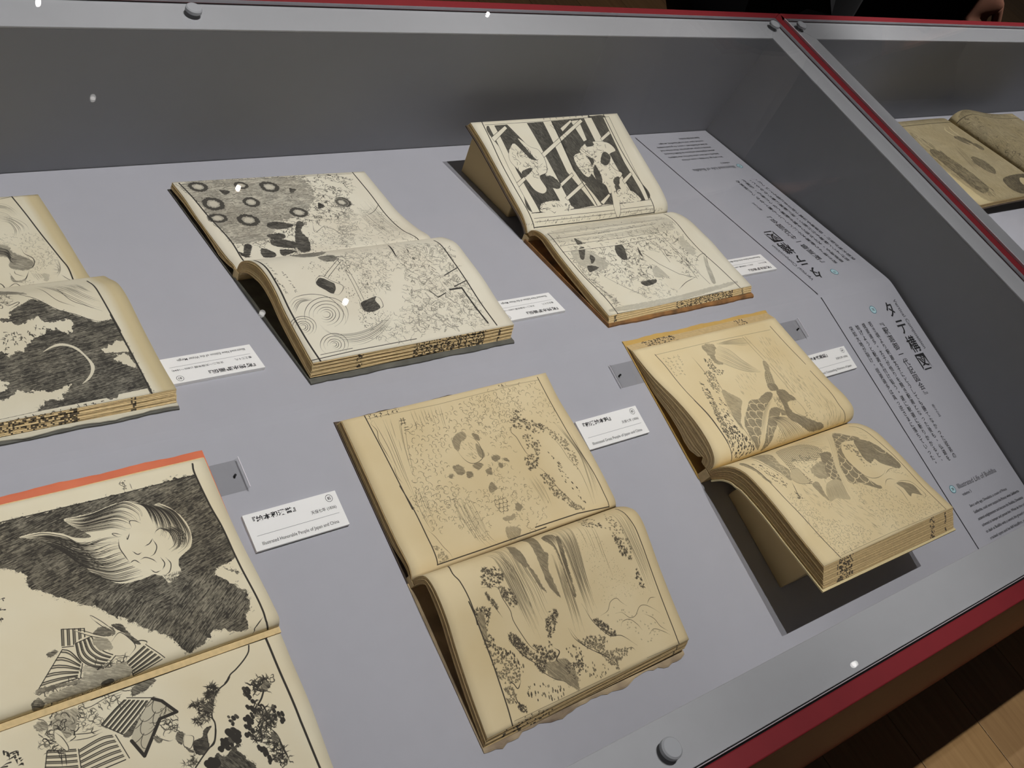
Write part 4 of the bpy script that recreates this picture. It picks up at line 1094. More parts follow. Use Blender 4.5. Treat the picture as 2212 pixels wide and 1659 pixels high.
  ('FP',0,[67,584,140,532,141,559,68,622]),
  ('L',2,.9,[67,584,140,532,141,559,68,622,67,584]),
  ('FP',0,[758,662,851,591,853,617,760,700]),
  ('L',2,.9,[758,662,851,591,853,617,760,700,758,662]),
  ('FP',0,[528,836,613,772,618,789,543,861]),
  ('L',2,.9,[528,836,613,772,618,789,543,861,528,836]),
  ('L',5,.95,[512,40,474,539,495,861]),
  ('FP',0,[57,862,490,875,887,869,884,920,55,903]),
  ('L',2,.9,[58,858,491,872,884,869]),
  ('L',2,.9,[61,901,478,915,884,920]),
  ('FP',0,[72,13,458,4,780,-8,772,26,445,37,71,44]),
  ('L',2,.9,[76,31,458,32,768,23]),
  ('hatch',-45,12,1.6,.8,24,[62,917,475,928,881,933,888,975,53,953]),
  ('L',1.8,.85,[58,929,472,941,886,947]),
  ('F',0,2,[177,195,230,184,274,270,315,307,322,405,290,514,230,553,231,663,193,704,153,666,136,571,124,491,102,378,137,272]),
  ('S',2.4,.92,[177,195,230,184,274,270,315,307,322,405,290,514,230,553,231,663,193,704,153,666,136,571,124,491,102,378,137,272,177,195]),
  ('F',0,2,[633,292,704,266,807,285,836,366,786,395,742,440,747,543,785,599,716,673,624,774,623,692,586,637,580,537,642,445,584,354]),
  ('S',2.4,.92,[633,292,704,266,807,285,836,366,786,395,742,440,747,543,785,599,716,673,624,774,623,692,586,637,580,537,642,445,584,354,633,292]),
  ('D',.95,2,50,.15,[171,127,214,114,233,233,259,365,268,399,232,378,204,279,180,228,126,286]),
  ('D',.95,2,50,.15,[262,557,307,556,333,631,305,675,258,651,249,603]),
  ('D',.95,2,50,.15,[134,492,200,462,202,486,137,540]),
  ('D',.95,2,50,.15,[549,383,565,402,555,484,534,448]),
  ('D',.95,2,50,.15,[746,373,772,427,714,505,682,467]),
  ('D',.95,2,50,.15,[707,638,748,627,714,706,687,685]),
  ('D',.95,2,50,.15,[634,494,627,626,589,687,590,571]),
  ('D',.95,2,50,.15,[655,269,700,249,703,300,650,311]),
  ('vein',60,.85,[158,258,292,337,274,527,168,544,117,396],30,1.9),
  ('vein',80,.85,[530,315,686,281,800,362,730,641,614,740,567,568,528,464],26,1.9),
  ('F',0,2,[520,397,601,373,605,507,543,598,513,528]),
  ('vein',50,.85,[515,379,633,410,554,599,508,511],22,1.9),
  ('L',2.4,.9,[488,73,535,215,633,410]),
  ('L',2,.9,[502,66,648,404]),
  ('F',0,1,[650,713,680,701,644,926,621,983,604,892]),
  ('S',2,.9,[657,697,604,892,621,983,647,913,685,702]),
  ('F',0,3,[148,790,252,777,320,833,321,863,133,861]),
  ('vein',26,.9,[148,790,252,777,320,833,321,863,133,861],26,2),
  ('F',0,3,[683,751,775,765,817,851,785,869,653,856]),
  ('vein',26,.9,[683,751,775,765,817,851,785,869,653,856],26,2),
  ('S',4.5,.96,[70,-12,41,371,40,710,45,971],0),
  ('S',4.5,.96,[897,-8,876,388,883,749,895,983],0),
  ('L',4,.95,[49,968,470,979,897,979]),
  ('scrib',[(445,8,762,6,7,10)],.85,1.8),
  ('S',8,.95,[785,-4,789,31]),
 ],
 'lattice_l': [
  ('D',.22,3,-10,.5,[35,166,441,84,843,126,853,277,769,324,315,297,29,269]),
  ('vein',160,.7,[45,170,798,150,816,291,306,314,21,285],26,1.6),
  ('shards',60,.85,[103,286,720,268,788,561,742,686,430,772,169,621,73,444],18,60),
  ('vein',500,.8,[82,353,354,364,697,307,855,409,806,625,676,707,442,795,235,678,86,578],28,2),
  ('D',.45,6,30,.7,[85,372,189,399,233,545,137,593,68,498]),
  ('D',.95,2,60,.2,[371,379,411,399,372,527,340,528,335,458]),
  ('D',.95,2,60,.2,[111,529,164,563,92,589]),
  ('D',.95,2,60,.2,[335,763,434,764,416,797,348,805]),
  ('D',.95,2,60,.2,[156,261,184,314,151,334]),
  ('D',.95,2,60,.2,[135,366,174,358,124,458,103,452]),
  ('D',.95,2,60,.2,[495,431,474,536,471,495]),
  ('D',.95,2,60,.2,[172,433,186,475,140,519]),
  ('D',.4,5,70,.6,[484,654,585,682,536,765,448,739]),
  ('D',.35,5,20,.6,[831,403,836,574,792,602,773,496]),
  ('hatch',60,9,1.5,.7,20,[782,236,880,235,840,319,745,318]),
  ('hatch',60,9,1.5,.7,20,[93,293,153,279,132,347,82,353]),
  ('X',7,[14,204,365,205,848,198]),
  ('X',7,[26,250,360,259,735,244]),
  ('X',7,[38,325,356,336,705,340]),
  ('X',7,[31,363,371,379,689,367]),
  ('L',1.8,.85,[33,179,381,178,851,174]),
  ('L',1.8,.85,[20,240,370,240,746,227]),
  ('L',1.8,.85,[44,312,365,319,712,327]),
  ('L',1.8,.85,[28,369,367,387,682,378]),
  ('F',0,0,[485,539,581,506,728,820,564,850,517,663]),
  ('L',2.4,.9,[493,501,536,630,607,756,689,818]),
  ('S',2.4,.9,[689,818,607,844,523,896]),
  ('L',2,.85,[597,365,624,476,613,632]),
  ('L',2,.85,[703,477,709,696,695,830]),
  ('L',2,.8,[711,218,716,502,744,903]),
  ('S',2,.9,[755,709,823,630,881,615,848,714,777,894]),
  ('D',.5,2,70,.6,[864,630,848,714,794,889,766,890,820,727]),
  ('vein',40,.7,[705,657,765,692,728,820,626,790],20,1.6),
  ('vein',90,.7,[56,476,78,594,93,766,115,901,87,910,70,722],22,1.8),
  ('S',2.4,.9,[60,422,51,624,87,801,111,909]),
  ('S',1.8,.8,[140,632,236,809,316,927]),
  ('vein',110,.65,[161,638,298,696,476,824,493,925,316,927,236,809],24,1.5),
  ('D',.35,3,-8,.4,[70,941,453,951,882,924,878,953,424,998,63,975]),
  ('S',4.2,.96,[28,178,33,359,39,602,60,829,57,1009],0),
  ('S',4.2,.96,[915,76,891,262,868,522,899,768,914,994],0),
  ('L',3,.92,[51,998,420,1006,782,994]),
  ('L',2,.85,[14,1003,406,1030,903,1000]),
 ],
 'sepia_l': [
  ('D',.42,8,4,.5,[30,130,960,130,960,985,30,985]),
  ('D',.85,6,2,.5,[120,170,420,190,620,230,600,330,300,340,140,300]),
  ('hatch',4,7,2.4,.85,90,[130,160,900,170,900,330,140,330]),
  ('F',0,4,[60,20,960,20,960,110,60,110]),
  ('D',.88,4,20,.3,[640,760,720,700,760,730,730,800,660,830]),
  ('X',9,[560,780,620,800,680,760],.02),
  ('X',9,[740,740,830,720,880,760],.02),
  ('X',8,[730,790,840,800,900,840],.02),
  ('D',.8,4,20,.3,[560,820,640,800,640,860,580,870]),
  ('D',.85,6,10,.4,[280,560,420,520,500,600,430,660,320,640]),
  ('D',.95,2,10,.3,[30,560,210,590,215,985,30,985]),
  ('F',.05,3,[80,740,130,720,190,780,180,840,110,840]),
  ('flow',9,2.2,.6,.3,[300,400,500,480,700,560],[330,480,520,560,760,660],.3),
  ('L',5,.8,[940,130,940,990]),
 ],
 'sepia_r': [
  ('D',.55,8,6,.6,[60,40,930,30,930,980,60,980]),
  ('vein',260,.8,[80,60,900,60,900,900,80,900],40,2.4),
  ('D',.85,8,20,.5,[100,400,300,300,420,500,300,700,120,650]),
  ('flow',14,3,.02,.3,[200,500,500,450,800,500],[200,700,500,650,800,760],.4,1),
  ('L',5,.8,[930,20,930,990]),
 ],
}


# ------------------------------------------------------------------ books
def page_mat(name, key, paper, paper2, ink, margin=None):
    m = bpy.data.materials.new(name); m.use_nodes = True; nt = m.node_tree; b = nt.nodes['Principled BSDF']
    b.inputs['Roughness'].default_value = .85; b.inputs['Specular IOR Level'].default_value = .2
    tc = nt.nodes.new('ShaderNodeTexCoord'); nz = nt.nodes.new('ShaderNodeTexNoise'); nz.inputs['Scale'].default_value = 14; nz.inputs['Detail'].default_value = 8
    rp = nt.nodes.new('ShaderNodeMapRange'); rp.inputs[1].default_value = .35; rp.inputs[2].default_value = .72
    mx = nt.nodes.new('ShaderNodeMix'); mx.data_type = 'RGBA'; mx.inputs[6].default_value = srgb(*paper); mx.inputs[7].default_value = srgb(*paper2)
    nt.links.new(tc.outputs['Object'], nz.inputs['Vector']); nt.links.new(nz.outputs[0], rp.inputs[0]); nt.links.new(rp.outputs[0], mx.inputs[0])
    img = draw_page(key)
    tx = nt.nodes.new('ShaderNodeTexImage'); tx.image = img; tx.extension = 'EXTEND'; tx.interpolation = 'Linear'
    mi = nt.nodes.new('ShaderNodeMix'); mi.data_type = 'RGBA'; mi.inputs[7].default_value = srgb(*ink)
    base = mx.outputs[2]
    if margin:                                                   # stained outer margin beyond a given width fraction
        sx = nt.nodes.new('ShaderNodeSeparateXYZ'); mr = nt.nodes.new('ShaderNodeMapRange'); mr.inputs[1].default_value = margin[0]; mr.inputs[2].default_value = margin[0]+.03
        mm = nt.nodes.new('ShaderNodeMix'); mm.data_type = 'RGBA'; mm.inputs[7].default_value = srgb(*margin[1])
        nt.links.new(tc.outputs['UV'], sx.inputs[0]); nt.links.new(sx.outputs[0], mr.inputs[0]); nt.links.new(mr.outputs[0], mm.inputs[0]); nt.links.new(base, mm.inputs[6]); base = mm.outputs[2]
    nt.links.new(tx.outputs[0], mi.inputs[0]); nt.links.new(base, mi.inputs[6]); nt.links.new(mi.outputs[2], b.inputs['Base Color'])
    return m
def interp_prof(pl, pr, u): return pl*(1-u) + pr*u
def normals2(p):
    d = np.gradient(p, axis=0); n = np.c_[-d[:, 1], d[:, 0]]; n /= np.maximum(np.linalg.norm(n, axis=1), 1e-9)[:, None]
    return n
class Half:
    """one side of an open book: profile surfaces between the left and right edge"""
    def __init__(s, pos, xs, pl, pr, up, nv=44, nu=25):
        s.pos, s.xs, s.up, s.nv, s.nu = pos, xs, up, nv, nu
        s.L, s.len = resample(pl, nv); s.R, _ = resample(pr, nv)
        sg = 1
        s.nL, s.nR = normals2(s.L), normals2(s.R)
        if s.nL[:, 1].mean() < 0: s.nL, s.nR = -s.nL, -s.nR
    def pt(s, u, j, off, ex=0.0, dx=0.0):
        """profile point j at fraction u, off mm below the page, ex mm pushed outward past the fore edge"""
        p = s.L[j]*(1-u) + s.R[j]*u; n = s.nL[j]*(1-u) + s.nR[j]*u
        q = p - n*off
        if ex:
            e = s.edge_dir(u); q = q + e*ex
        return s.pos(s.xs[0]*(1-u) + s.xs[1]*u + dx/1000, q[0], q[1])
    def edge_dir(s, u):
        a, b = (0, 1) if s.up else (s.nv-1, s.nv-2)
        d = (s.L[a]-s.L[b])*(1-u) + (s.R[a]-s.R[b])*u
        return d/np.linalg.norm(d)
    def leaf(s, name, parent, m, side, th=.35):
        mb = MB(); us = np.linspace(0, 1, s.nu)
        vs = [s.pt(u, j, 0) for j in range(s.nv) for u in us] + [s.pt(u, j, th) for j in range(s.nv) for u in us]
        N = s.nu*s.nv; a, b = mb.slot(m), mb.slot(side); fs = []; mi = []
        for j in range(s.nv-1):
            for i in range(s.nu-1):
                k = j*s.nu+i; q = (k, k+1, k+s.nu+1, k+s.nu) if s.flip else (k, k+s.nu, k+s.nu+1, k+1)
                fs += [q, tuple(N+x for x in q[::-1])]; mi += [a, b]
        per = [j*s.nu for j in range(s.nv)] + [(s.nv-1)*s.nu+i for i in range(1, s.nu)] + [j*s.nu+s.nu-1 for j in range(s.nv-2, -1, -1)] + [i for i in range(s.nu-2, 0, -1)]
        for x, y in zip(per, per[1:]+per[:1]): fs.append((x, y, N+y, N+x)); mi.append(b)
        mb.add(vs, fs, None, mi); o = mb.build(name, parent, smooth=True)
        uv = o.data.uv_layers.new(name='page'); nu, nv = s.nu, s.nv
        co = np.array([((k % N) % nu/(nu-1), 1-((k % N)//nu)/(nv-1)) for k in range(2*N)])
        li = np.zeros(len(o.data.loops), int); o.data.loops.foreach_get('vertex_index', li)
        uv.data.foreach_set('uv', co[li].ravel())
        return o
    flip = False
    def block(s, name, parent, th, top_off, fan, nl, m, ink, marks=(), jit=.35, seed=1):
        """stack of leaves under the page: th(j) its thickness at profile point j, ridged leaf edges on three sides"""
        r = random.Random(seed); mb = MB(); nu = 161; us = np.linspace(0, 1, nu); mi_p, mi_i = mb.slot(m), mb.slot(ink)
        js = list(range(s.nv)) if s.up else list(range(s.nv-1, -1, -1))       # from the fore edge to the spine
        K = 2*nl+1; rows = []
        for k in range(K):
            fr = k/(K-1); e = (r.uniform(.1, jit) if k % 2 else -r.uniform(.25, .25+jit)) + fan*fr
            sx = (r.uniform(0, .5) if k % 2 else -r.uniform(.2, .6))
            row = [s.pt(0, j, top_off + th(j)*fr, e if j == js[0] else 0, -sx) for j in js[::-1]]
            row += [s.pt(u, js[0], top_off + th(js[0])*fr, e + .25*math.sin(u*9+k) , 0) for u in us[1:-1]]
            row += [s.pt(1, j, top_off + th(j)*fr, e if j == js[0] else 0, sx) for j in js]
            rows.append(row)
        n = len(rows[0]); vs = [p for row in rows for p in row]; fs = []; mi = []
        nj = len(js)
        for k in range(K-1):
            for i in range(n-1):
                fs.append((k*n+i, (k+1)*n+i, (k+1)*n+i+1, k*n+i+1))
                ui = (i-nj+1)/(nu-1); g = mi_p
                if 0 <= ui <= 1:
                    for (a, b, dens) in marks:
                        if a <= ui <= b and r.random() < dens*.72*(1 if b-a < .05 else .55+.75*abs(math.sin(ui*95))): g = mi_i
                mi.append(g)
        for k in (0, K-1):                                                    # top and bottom skins
            b = k*n
            for i in range(nj-1):
                L0, L1 = b+i, b+i+1; R0, R1 = b+n-1-i, b+n-2-i
                fs.append((L0, L1, R1, R0) if k == 0 else (R0, R1, L1, L0)); mi.append(mi_p)
            fs.append(tuple(range(b+nj-1, b+n-nj+1)) if k == 0 else tuple(range(b+n-nj, b+nj-2, -1))); mi.append(mi_p)
        sp = [k*n for k in range(K)]; sq = [k*n+n-1 for k in range(K)]
        for k in range(K-1): fs.append((sp[k+1], sp[k], sq[k], sq[k+1])); mi.append(mi_p)
        mb.add(vs, fs, None, mi)
        return mb.build(name, parent)
def flat_cover(name, parent, pos, x0, x1, t0, t1, h0, h1, m, ragged=0.0, lip=0.0, seed=3):
    """board-flat cover; t0 is its outer edge"""
    r = random.Random(seed); n = 40; mb = MB(); vs = []
    for i in range(n+1):
        x = x0 + (x1-x0)*i/n; e = t0 + r.uniform(-ragged, ragged) + (ragged*1.6*math.sin(i*.55) if ragged else 0)
        vs += [pos(x, e, h0), pos(x, e, h1*.55+h0*.45+lip), pos(x, e + (t1-t0)*.012, h1), pos(x, t1, h1), pos(x, t1, h0)]
    fs = []
    for i in range(n):
        for q in range(5): a = 5*i+q; b = 5*i+(q+1) % 5; fs.append((a, a+5, b+5, b))
    fs += [(0,1,2,3,4), tuple(5*n+q for q in (4,3,2,1,0))]
    mb.add(vs, fs, m); return mb.build(name, parent)
def follow_cover(name, parent, half, off, th, m, out=3.0, side=2.0):
    """cover lying against the underside of a raised stack"""
    mb = MB(); nu = 9; us = np.linspace(0, 1, nu); js = list(range(half.nv)) if half.up else list(range(half.nv-1, -1, -1))
    rows = []
    for q, j in enumerate(js):
        e = out if q == 0 else 0
        for o in (off(j), off(j)+th): rows.append([half.pt(u, j, o, e, (side if u == 1 else -side if u == 0 else 0)) for u in us])
    vs = [p for r in rows for p in r]; fs = []; n = len(js)
    ix = lambda q, lay, i: (2*q+lay)*nu+i
    for q in range(n-1):
        for i in range(nu-1):
            fs += [(ix(q,0,i), ix(q,0,i+1), ix(q+1,0,i+1), ix(q+1,0,i)), (ix(q,1,i), ix(q+1,1,i), ix(q+1,1,i+1), ix(q,1,i+1))]
        fs += [(ix(q,0,0), ix(q+1,0,0), ix(q+1,1,0), ix(q,1,0)), (ix(q,0,nu-1), ix(q,1,nu-1), ix(q+1,1,nu-1), ix(q+1,0,nu-1))]
    for i in range(nu-1): fs += [(ix(0,0,i), ix(0,1,i), ix(0,1,i+1), ix(0,0,i+1)), (ix(n-1,0,i), ix(n-1,0,i+1), ix(n-1,1,i+1), ix(n-1,1,i))]
    mb.add(vs, fs, m); return mb.build(name, parent)

INKMARK = mat('fore_edge_ink', (84, 74, 58), .9, .1, 200)
EDGES = {'pale': mat('leaf_edges_pale', (226, 200, 148), .9, .10, 260), 'tan': mat('leaf_edges_tan', (205, 178, 128), .9, .10, 260)}
COV = {'black': mat('cover_black', (74, 70, 62), .7, .35, 60, .2), 'grey': mat('cover_grey', (98, 97, 88), .7, .25, 60, .2), 'orange_brown': mat('cover_mottled', (186, 132, 74), .75, scale=45, rgb2=(108, 78, 46)),
       'orange': mat('cover_orange', (226, 118, 74), .6, scale=40, rgb2=(214, 106, 64), bump=.2), 'brown': mat('cover_brown', (82, 68, 54), .75, .25, 60, .2), 'torn': mat('cover_torn', (206, 184, 146), .8, scale=28, rgb2=(112, 96, 82)),
       'ochre': mat('cover_ochre', (206, 168, 92), .75, .07, 30), 'cream': mat('cover_cream', (226, 208, 158), .8, .05, 30), 'lining': mat('cover_lining', (206, 200, 178), .8, .08, 25)}

def open_book(key, label, paper, paper2, ink, edge, Tu, Tl, cu, cl, nlu=7, nll=11, fan_u=2, fan_l=5, marks_u=(), marks_l=(), hu0=1.6, hl0=1.6, ragged=0.0, lining=False, raised_u=False, raised_l=False, band=3.0, margin=None):
    slope, xu, ul, ur, xl, ll, lr = BOOKS[key]
    pos = lambda x, t, h: S3(slope, x, t, h)
    up = Half(pos, xu, ul, ur, True); lo = Half(pos, xl, ll, lr, False)
    st = ul[-1][0]
    b = thing('open_book', pos((xl[0]+xl[1])/2, st, 0), label, 'book')
    side = EDGES[edge]
    up.leaf('printed_page', b, page_mat(key+'_page_u', key+'_u', paper, paper2, ink, margin), side)
    lo.leaf('printed_page', b, page_mat(key+'_page_l', key+'_l', paper, paper2, ink, margin), side)
    hmin = lambda H, j: min(H.L[j][1], H.R[j][1])
    def thick(H, T, h0, raised):
        def f(j):
            q = j/(H.nv-1); s_ = q if not H.up else 1-q              # 0 at the spine, 1 at the fore edge
            t = T*min(1, .45+2.2*s_)
            return max(.6, t if raised else min(t, hmin(H, j)-h0-.45))
        return f
    tu, tl = thick(up, Tu, hu0, raised_u), thick(lo, Tl, hl0, raised_l)
    up.block('page_block', b, tu, .4, fan_u, nlu, side, INKMARK, marks_u, seed=len(key))
    lo.block('page_block', b, tl, .4, fan_l, nll, side, INKMARK, marks_l, seed=len(key)+5)
    x0, x1 = xl[0]-.0015, xl[1]+.0015
    if raised_u: follow_cover('cover', b, up, lambda j: .7+tu(j), 1.6, COV[cu], band)
    else:
        sg = 1 if ul[0][0] > st else -1
        flat_cover('cover', b, pos, xu[0]-.0015, xu[1]+.0015, ul[0][0]+sg*(fan_u+band), st, .15, hu0, COV[cu], .4 if cu != 'orange' else .3)
    if raised_l: follow_cover('cover', b, lo, lambda j: .7+tl(j), 1.8, COV[cl], band+fan_l)
    else:
        sg = 1 if ll[-1][0] > st else -1
        flat_cover('cover', b, pos, x0, x1, ll[-1][0]+sg*(fan_l+2.2), st, .15, hl0, COV[cl], ragged or .35, seed=9)
        if lining: flat_cover('cover_lining', b, pos, x0+.001, x1-.001, ll[-1][0]+sg*(fan_l+1.2), st, hl0, hl0+2.2, COV['lining'], .6, seed=4)
    s = MB(); w = 5; hs = min(ul[-1][1], ur[-1][1])-1
    s.hexa([pos(x, t, h) for h in (.2, hs) for x, t in ((xl[0]-.0005, st-w), (xl[1]+.0005, st-w), (xl[1]+.0005, st+w), (xl[0]-.0005, st+w))] if slope == 'far' else
           [pos(x, t, h) for h in (.2, hs) for x, t in ((xl[0]-.0005, st+w), (xl[1]+.0005, st+w), (xl[1]+.0005, st-w), (xl[0]-.0005, st-w))], side)
    s.build('spine', b)
    return b, up, lo, tu, tl
Half.flip = True
open_book('moon', 'open book printed with a white crescent moon in black sky, cut by left edge', (226, 219, 196), (216, 206, 178), (46, 44, 42), 'pale', 8, 14, 'grey', 'grey', marks_u=(), marks_l=((.0, .60, .5), (.60, .66, .8), (.835, .85, .8)), hl0=3.2, lining=True, fan_l=6, margin=(0.928, (206, 190, 150)))
open_book('mallets', 'open book printed with two black mallets and scroll waves, dark grey cover', (234, 228, 208), (226, 217, 195), (40, 38, 37), 'pale', 9, 17, 'black', 'grey', nll=13, marks_l=((.47, .80, .55), (.80, .84, .85), (.915, .93, .85), (.2, .23, .5)), hl0=3.2)
Lb = open_book('lattice', 'open book propped steeply with a black and white lattice print', (236, 230, 209), (228, 219, 194), (36, 35, 34), 'pale', 7, 10, 'brown', 'orange_brown', marks_l=((.44, .82, .5), (.82, .85, .8), (.03, .045, .8), (.92, .935, .8)), hl0=4.5, raised_u=True)
open_book('plume', 'open book with bright orange cover and pale plume on black print, lower left', (238, 229, 201), (230, 217, 184), (43, 40, 38), 'pale', 4, 5, 'orange', 'orange', nlu=4, nll=5, fan_u=1.0, fan_l=2, hu0=.5, hl0=.9, band=7.0)
open_book('falls', 'tan open book printed with curling spray and a waterfall, torn lower cover', (229, 211, 170), (218, 197, 152), (60, 54, 48), 'tan', 10, 11, 'brown', 'torn', nll=7, fan_l=7, marks_l=((.115, .30, .35), (.075, .085, .8), (.93, .94, .6)), hl0=1.5, ragged=1.3)
Cb = open_book('carp', 'open book on a raised stand printed with dark scale patterns, yellow cover', (238, 220, 177), (228, 206, 158), (70, 65, 60), 'tan', 30, 19, 'ochre', 'cream', nlu=8, nll=13, fan_u=13, fan_l=15, marks_u=((.09, .30, .45), (.73, .80, .3)), marks_l=((.09, .20, .6), (.80, .835, .45), (.925, .935, .8)), raised_l=True, hu0=1.2, band=2.5)

# ------------------------------------------------------------------ book stands (folded card wedges)
def wedge(slope, x0, x1, half, thk, extra, t_a, t_b, label, name='book_stand'):
    """t_a, t_b: its high and low end; the top runs under the raised cover"""
    pl = half.L; n = half.nL
    under = np.array([pl[j]-n[j]*(thk(j)+extra) for j in range(half.nv)]); o = np.argsort(under[:, 0])
    h = lambda t: float(np.interp(t, under[o, 0], under[o, 1]))-.8
    ts = np.linspace(t_a, t_b, 7); poly = [(t_a, .1)] + [(t, max(.6, h(t))) for t in ts] + [(t_b, .1)]
    mb = MB(); mb.prism(poly, x0, x1, lambda x, p: S3(slope, x, p[0], p[1]), CREAM)
    o = mb.build(name, bevel=.0015)
    return tag(o, label, 'book stand')
wedge('far', -.5545, -.318, Lb[1], Lb[3], 2.6, 346, 240, 'cream wedge stand under the raised page of the lattice book')
wedge('near', -.5350, -.325, Cb[2], Cb[4], 2.9, 321, 208, 'cream wedge stand lifting the lower half of the scale-pattern book')

# ------------------------------------------------------------------ clear film straps pinned beside the near books
def strap(x0, x1, xp, y0, y1, lip, label):
    """flat clear film from x0 to x1 (mm), upturned lip at x1 if lip, pin at xp"""
    o = thing('clear_strap', S3('near', xp/1000, (y0+y1)/2, 0), label, 'strap', 'clear straps pinned beside the near books')
    mb = MB(); sg = 1 if x1 > x0 else -1
    prof = [(x0, .5), (x1-sg*4, .5), (x1-sg*1.5, 1.0), (x1, 3.2), (x1+sg*.3, lip)]
    top = prof; bot = [(a, b-.35) for a, b in prof[::-1]]
    bot[0] = (prof[-1][0]+sg*.4, prof[-1][1]); bot[1] = (prof[-2][0]+sg*.4, prof[-2][1])
    mb.prism(top+bot, y0, y1, lambda y, q: S3('near', q[0]/1000, y, q[1]), FILM); mb.build('film', o)
    e = MB(); a, b = prof[-1]
    e.prism([(a-.25, b), (a+.5, b), (a+.5, b+.5), (a-.25, b+.5)], y0, y1, lambda y, q: S3('near', q[0]/1000, y, q[1]), GEDGE); e.build('lip_edge', o)
    c = MB(); n = np.array(NN); ax = ((1,0,0), tuple(np.array(ND)), tuple(n)); c.cyl(S3('near', xp/1000, (y0+y1)/2, .6), .0011, .0035, STEEL, 12, .5, ax); c.build('pin', o)
strap(-1085, -1052, -1058.5, 33, 62, 6.5, 'clear film strap pinned right of the orange-covered plume book')
strap(-556, -601, -594.5, 28.5, 57.5, 1.8, 'clear film strap pinned left of the yellow-covered scale-pattern book')
strap(-312, -262, -270, 26, 54, 4.5, 'clear film strap pinned right of the yellow-covered scale-pattern book')

# ------------------------------------------------------------------ the book in the second case: lies a quarter turn round
SL = [(.36,24),(.42,27),(.50,29),(.57,30),(.608,29),(.6255,24)]
SR = [(.6255,24),(.630,33),(.643,42),(.664,46),(.70,43),(.75,36),(.81,31),(.87,30)]
def pos_side(t, x, h): return S3('far', x, t*1000, h)           # first argument along the slope
def side_half(prof, up, t0=.352, t1=.100):
    p = [(x*1000, h) for x, h in prof]
    H = Half(lambda t, x, h: S3('far', x/1000, t*1000, h), (t1, t0), p, p, up, 30, 13); return H
sb = thing('open_book', S3('far', .62, 230, 0), 'sepia toned open book turned sideways in the second case', 'book')
hl, hr = side_half(SL, True), side_half(SR, False)
SEP = ((206, 190, 150), (192, 174, 130), (62, 56, 46))
hl.leaf('printed_page', sb, page_mat('sepia_left', 'sepia_l', *SEP), EDGES['tan']); hr.leaf('printed_page', sb, page_mat('sepia_right', 'sepia_r', *SEP), EDGES['tan'])
hl.block('page_block', sb, lambda j: 7, .4, 2, 5, EDGES['tan'], INKMARK, seed=21); hr.block('page_block', sb, lambda j: 10, .4, 2, 6, EDGES['tan'], INKMARK, seed=22)
follow_cover('cover', sb, hl, lambda j: 7.8, 1.6, COV['brown']); follow_cover('cover', sb, hr, lambda j: 10.8, 1.6, COV['brown'])
cr = MB(); cr.prism([(370, .1), (375, 12), (600, 17), (640, 9), (700, 20), (860, 15), (870, .1)], .325, .13, lambda t, p: S3('far', p[0]/1000, t*1000, p[1]), mat('cradle_grey', (150, 148, 146), .8))
tag(cr.build('book_cradle', bevel=.001), 'low grey cradle under the sepia book in the second case', 'book stand')
st2 = thing('clear_strap', S3('far', .33, 40, 0), 'clear strap lying on the bright board below the sepia book', 'strap')
m = MB(); m.prism([(268, .4), (300, .4), (345, 6), (345.4, 6.3), (300, .9), (268, .9)], .062, .028, lambda t, p: S3('far', p[0]/1000, t*1000, p[1]), FILM); m.build('film', st2)
m = MB(); m.prism([(345, 6.2), (346, 6.2), (346, 6.9), (345, 6.9)], .062, .028, lambda t, p: S3('far', p[0]/1000, t*1000, p[1]), GEDGE); m.build('lip_edge', st2)

# ------------------------------------------------------------------ two visitors at the far side of the cases
def skin_mesh(name, pts, edges, parent, m, sub=2):
    """pts: (x, y, z, radius x, radius y); first one is the root"""
    me = bpy.data.meshes.new(name); me.from_pydata([p[:3] for p in pts], edges, []); me.materials.append(m)
    o = bpy.data.objects.new(name, me); COL.objects.link(o)
    md = o.modifiers.new('skin', 'SKIN'); md.use_smooth_shade = True
    for v, p in zip(me.skin_vertices[0].data, pts): v.radius = (p[3], p[4])
    me.skin_vertices[0].data[0].use_root = True
    sb_ = o.modifiers.new('subd', 'SUBSURF'); sb_.levels = sb_.render_levels = sub
    dg = bpy.context.evaluated_depsgraph_get(); dg.update()
    nm = bpy.data.meshes.new_from_object(o.evaluated_get(dg)); o.modifiers.clear(); o.data = nm; nm.materials.clear(); nm.materials.append(m)
    nm.polygons.foreach_set('use_smooth', [True]*len(nm.polygons))
    o.parent = parent; return o
def ellipsoid(mb, c, r, m, n=16):
    vs = []; fs = []
    for i in range(n+1):
        th = math.pi*i/n
        for j in range(2*n): ph = math.pi*j/n; vs.append((c[0]+r[0]*math.sin(th)*math.cos(ph), c[1]+r[1]*math.sin(th)*math.sin(ph), c[2]+r[2]*math.cos(th)))
    for i in range(n):
        for j in range(2*n): a = i*2*n+j; b = i*2*n+(j+1) % (2*n); fs.append((a, a+2*n, b+2*n, b))
    mb.add(vs, fs, m)
HAIR = mat('hair_black', (22, 20, 20), .5); EYE = mat('eye_dark', (30, 24, 22), .3); LIP = mat('lips', (150, 84, 78), .5)
CLOTH = {'black': mat('cloth_black', (14, 14, 16), .9, .2, 30), 'navy': mat('cloth_navy', (30, 31, 48), .9, scale=6, rgb2=(14, 15, 24), stretch=(6, 6, .6)), 'dark': mat('cloth_charcoal', (20, 20, 22), .9), 'shoe': mat('shoe_black', (16, 15, 15), .5)}
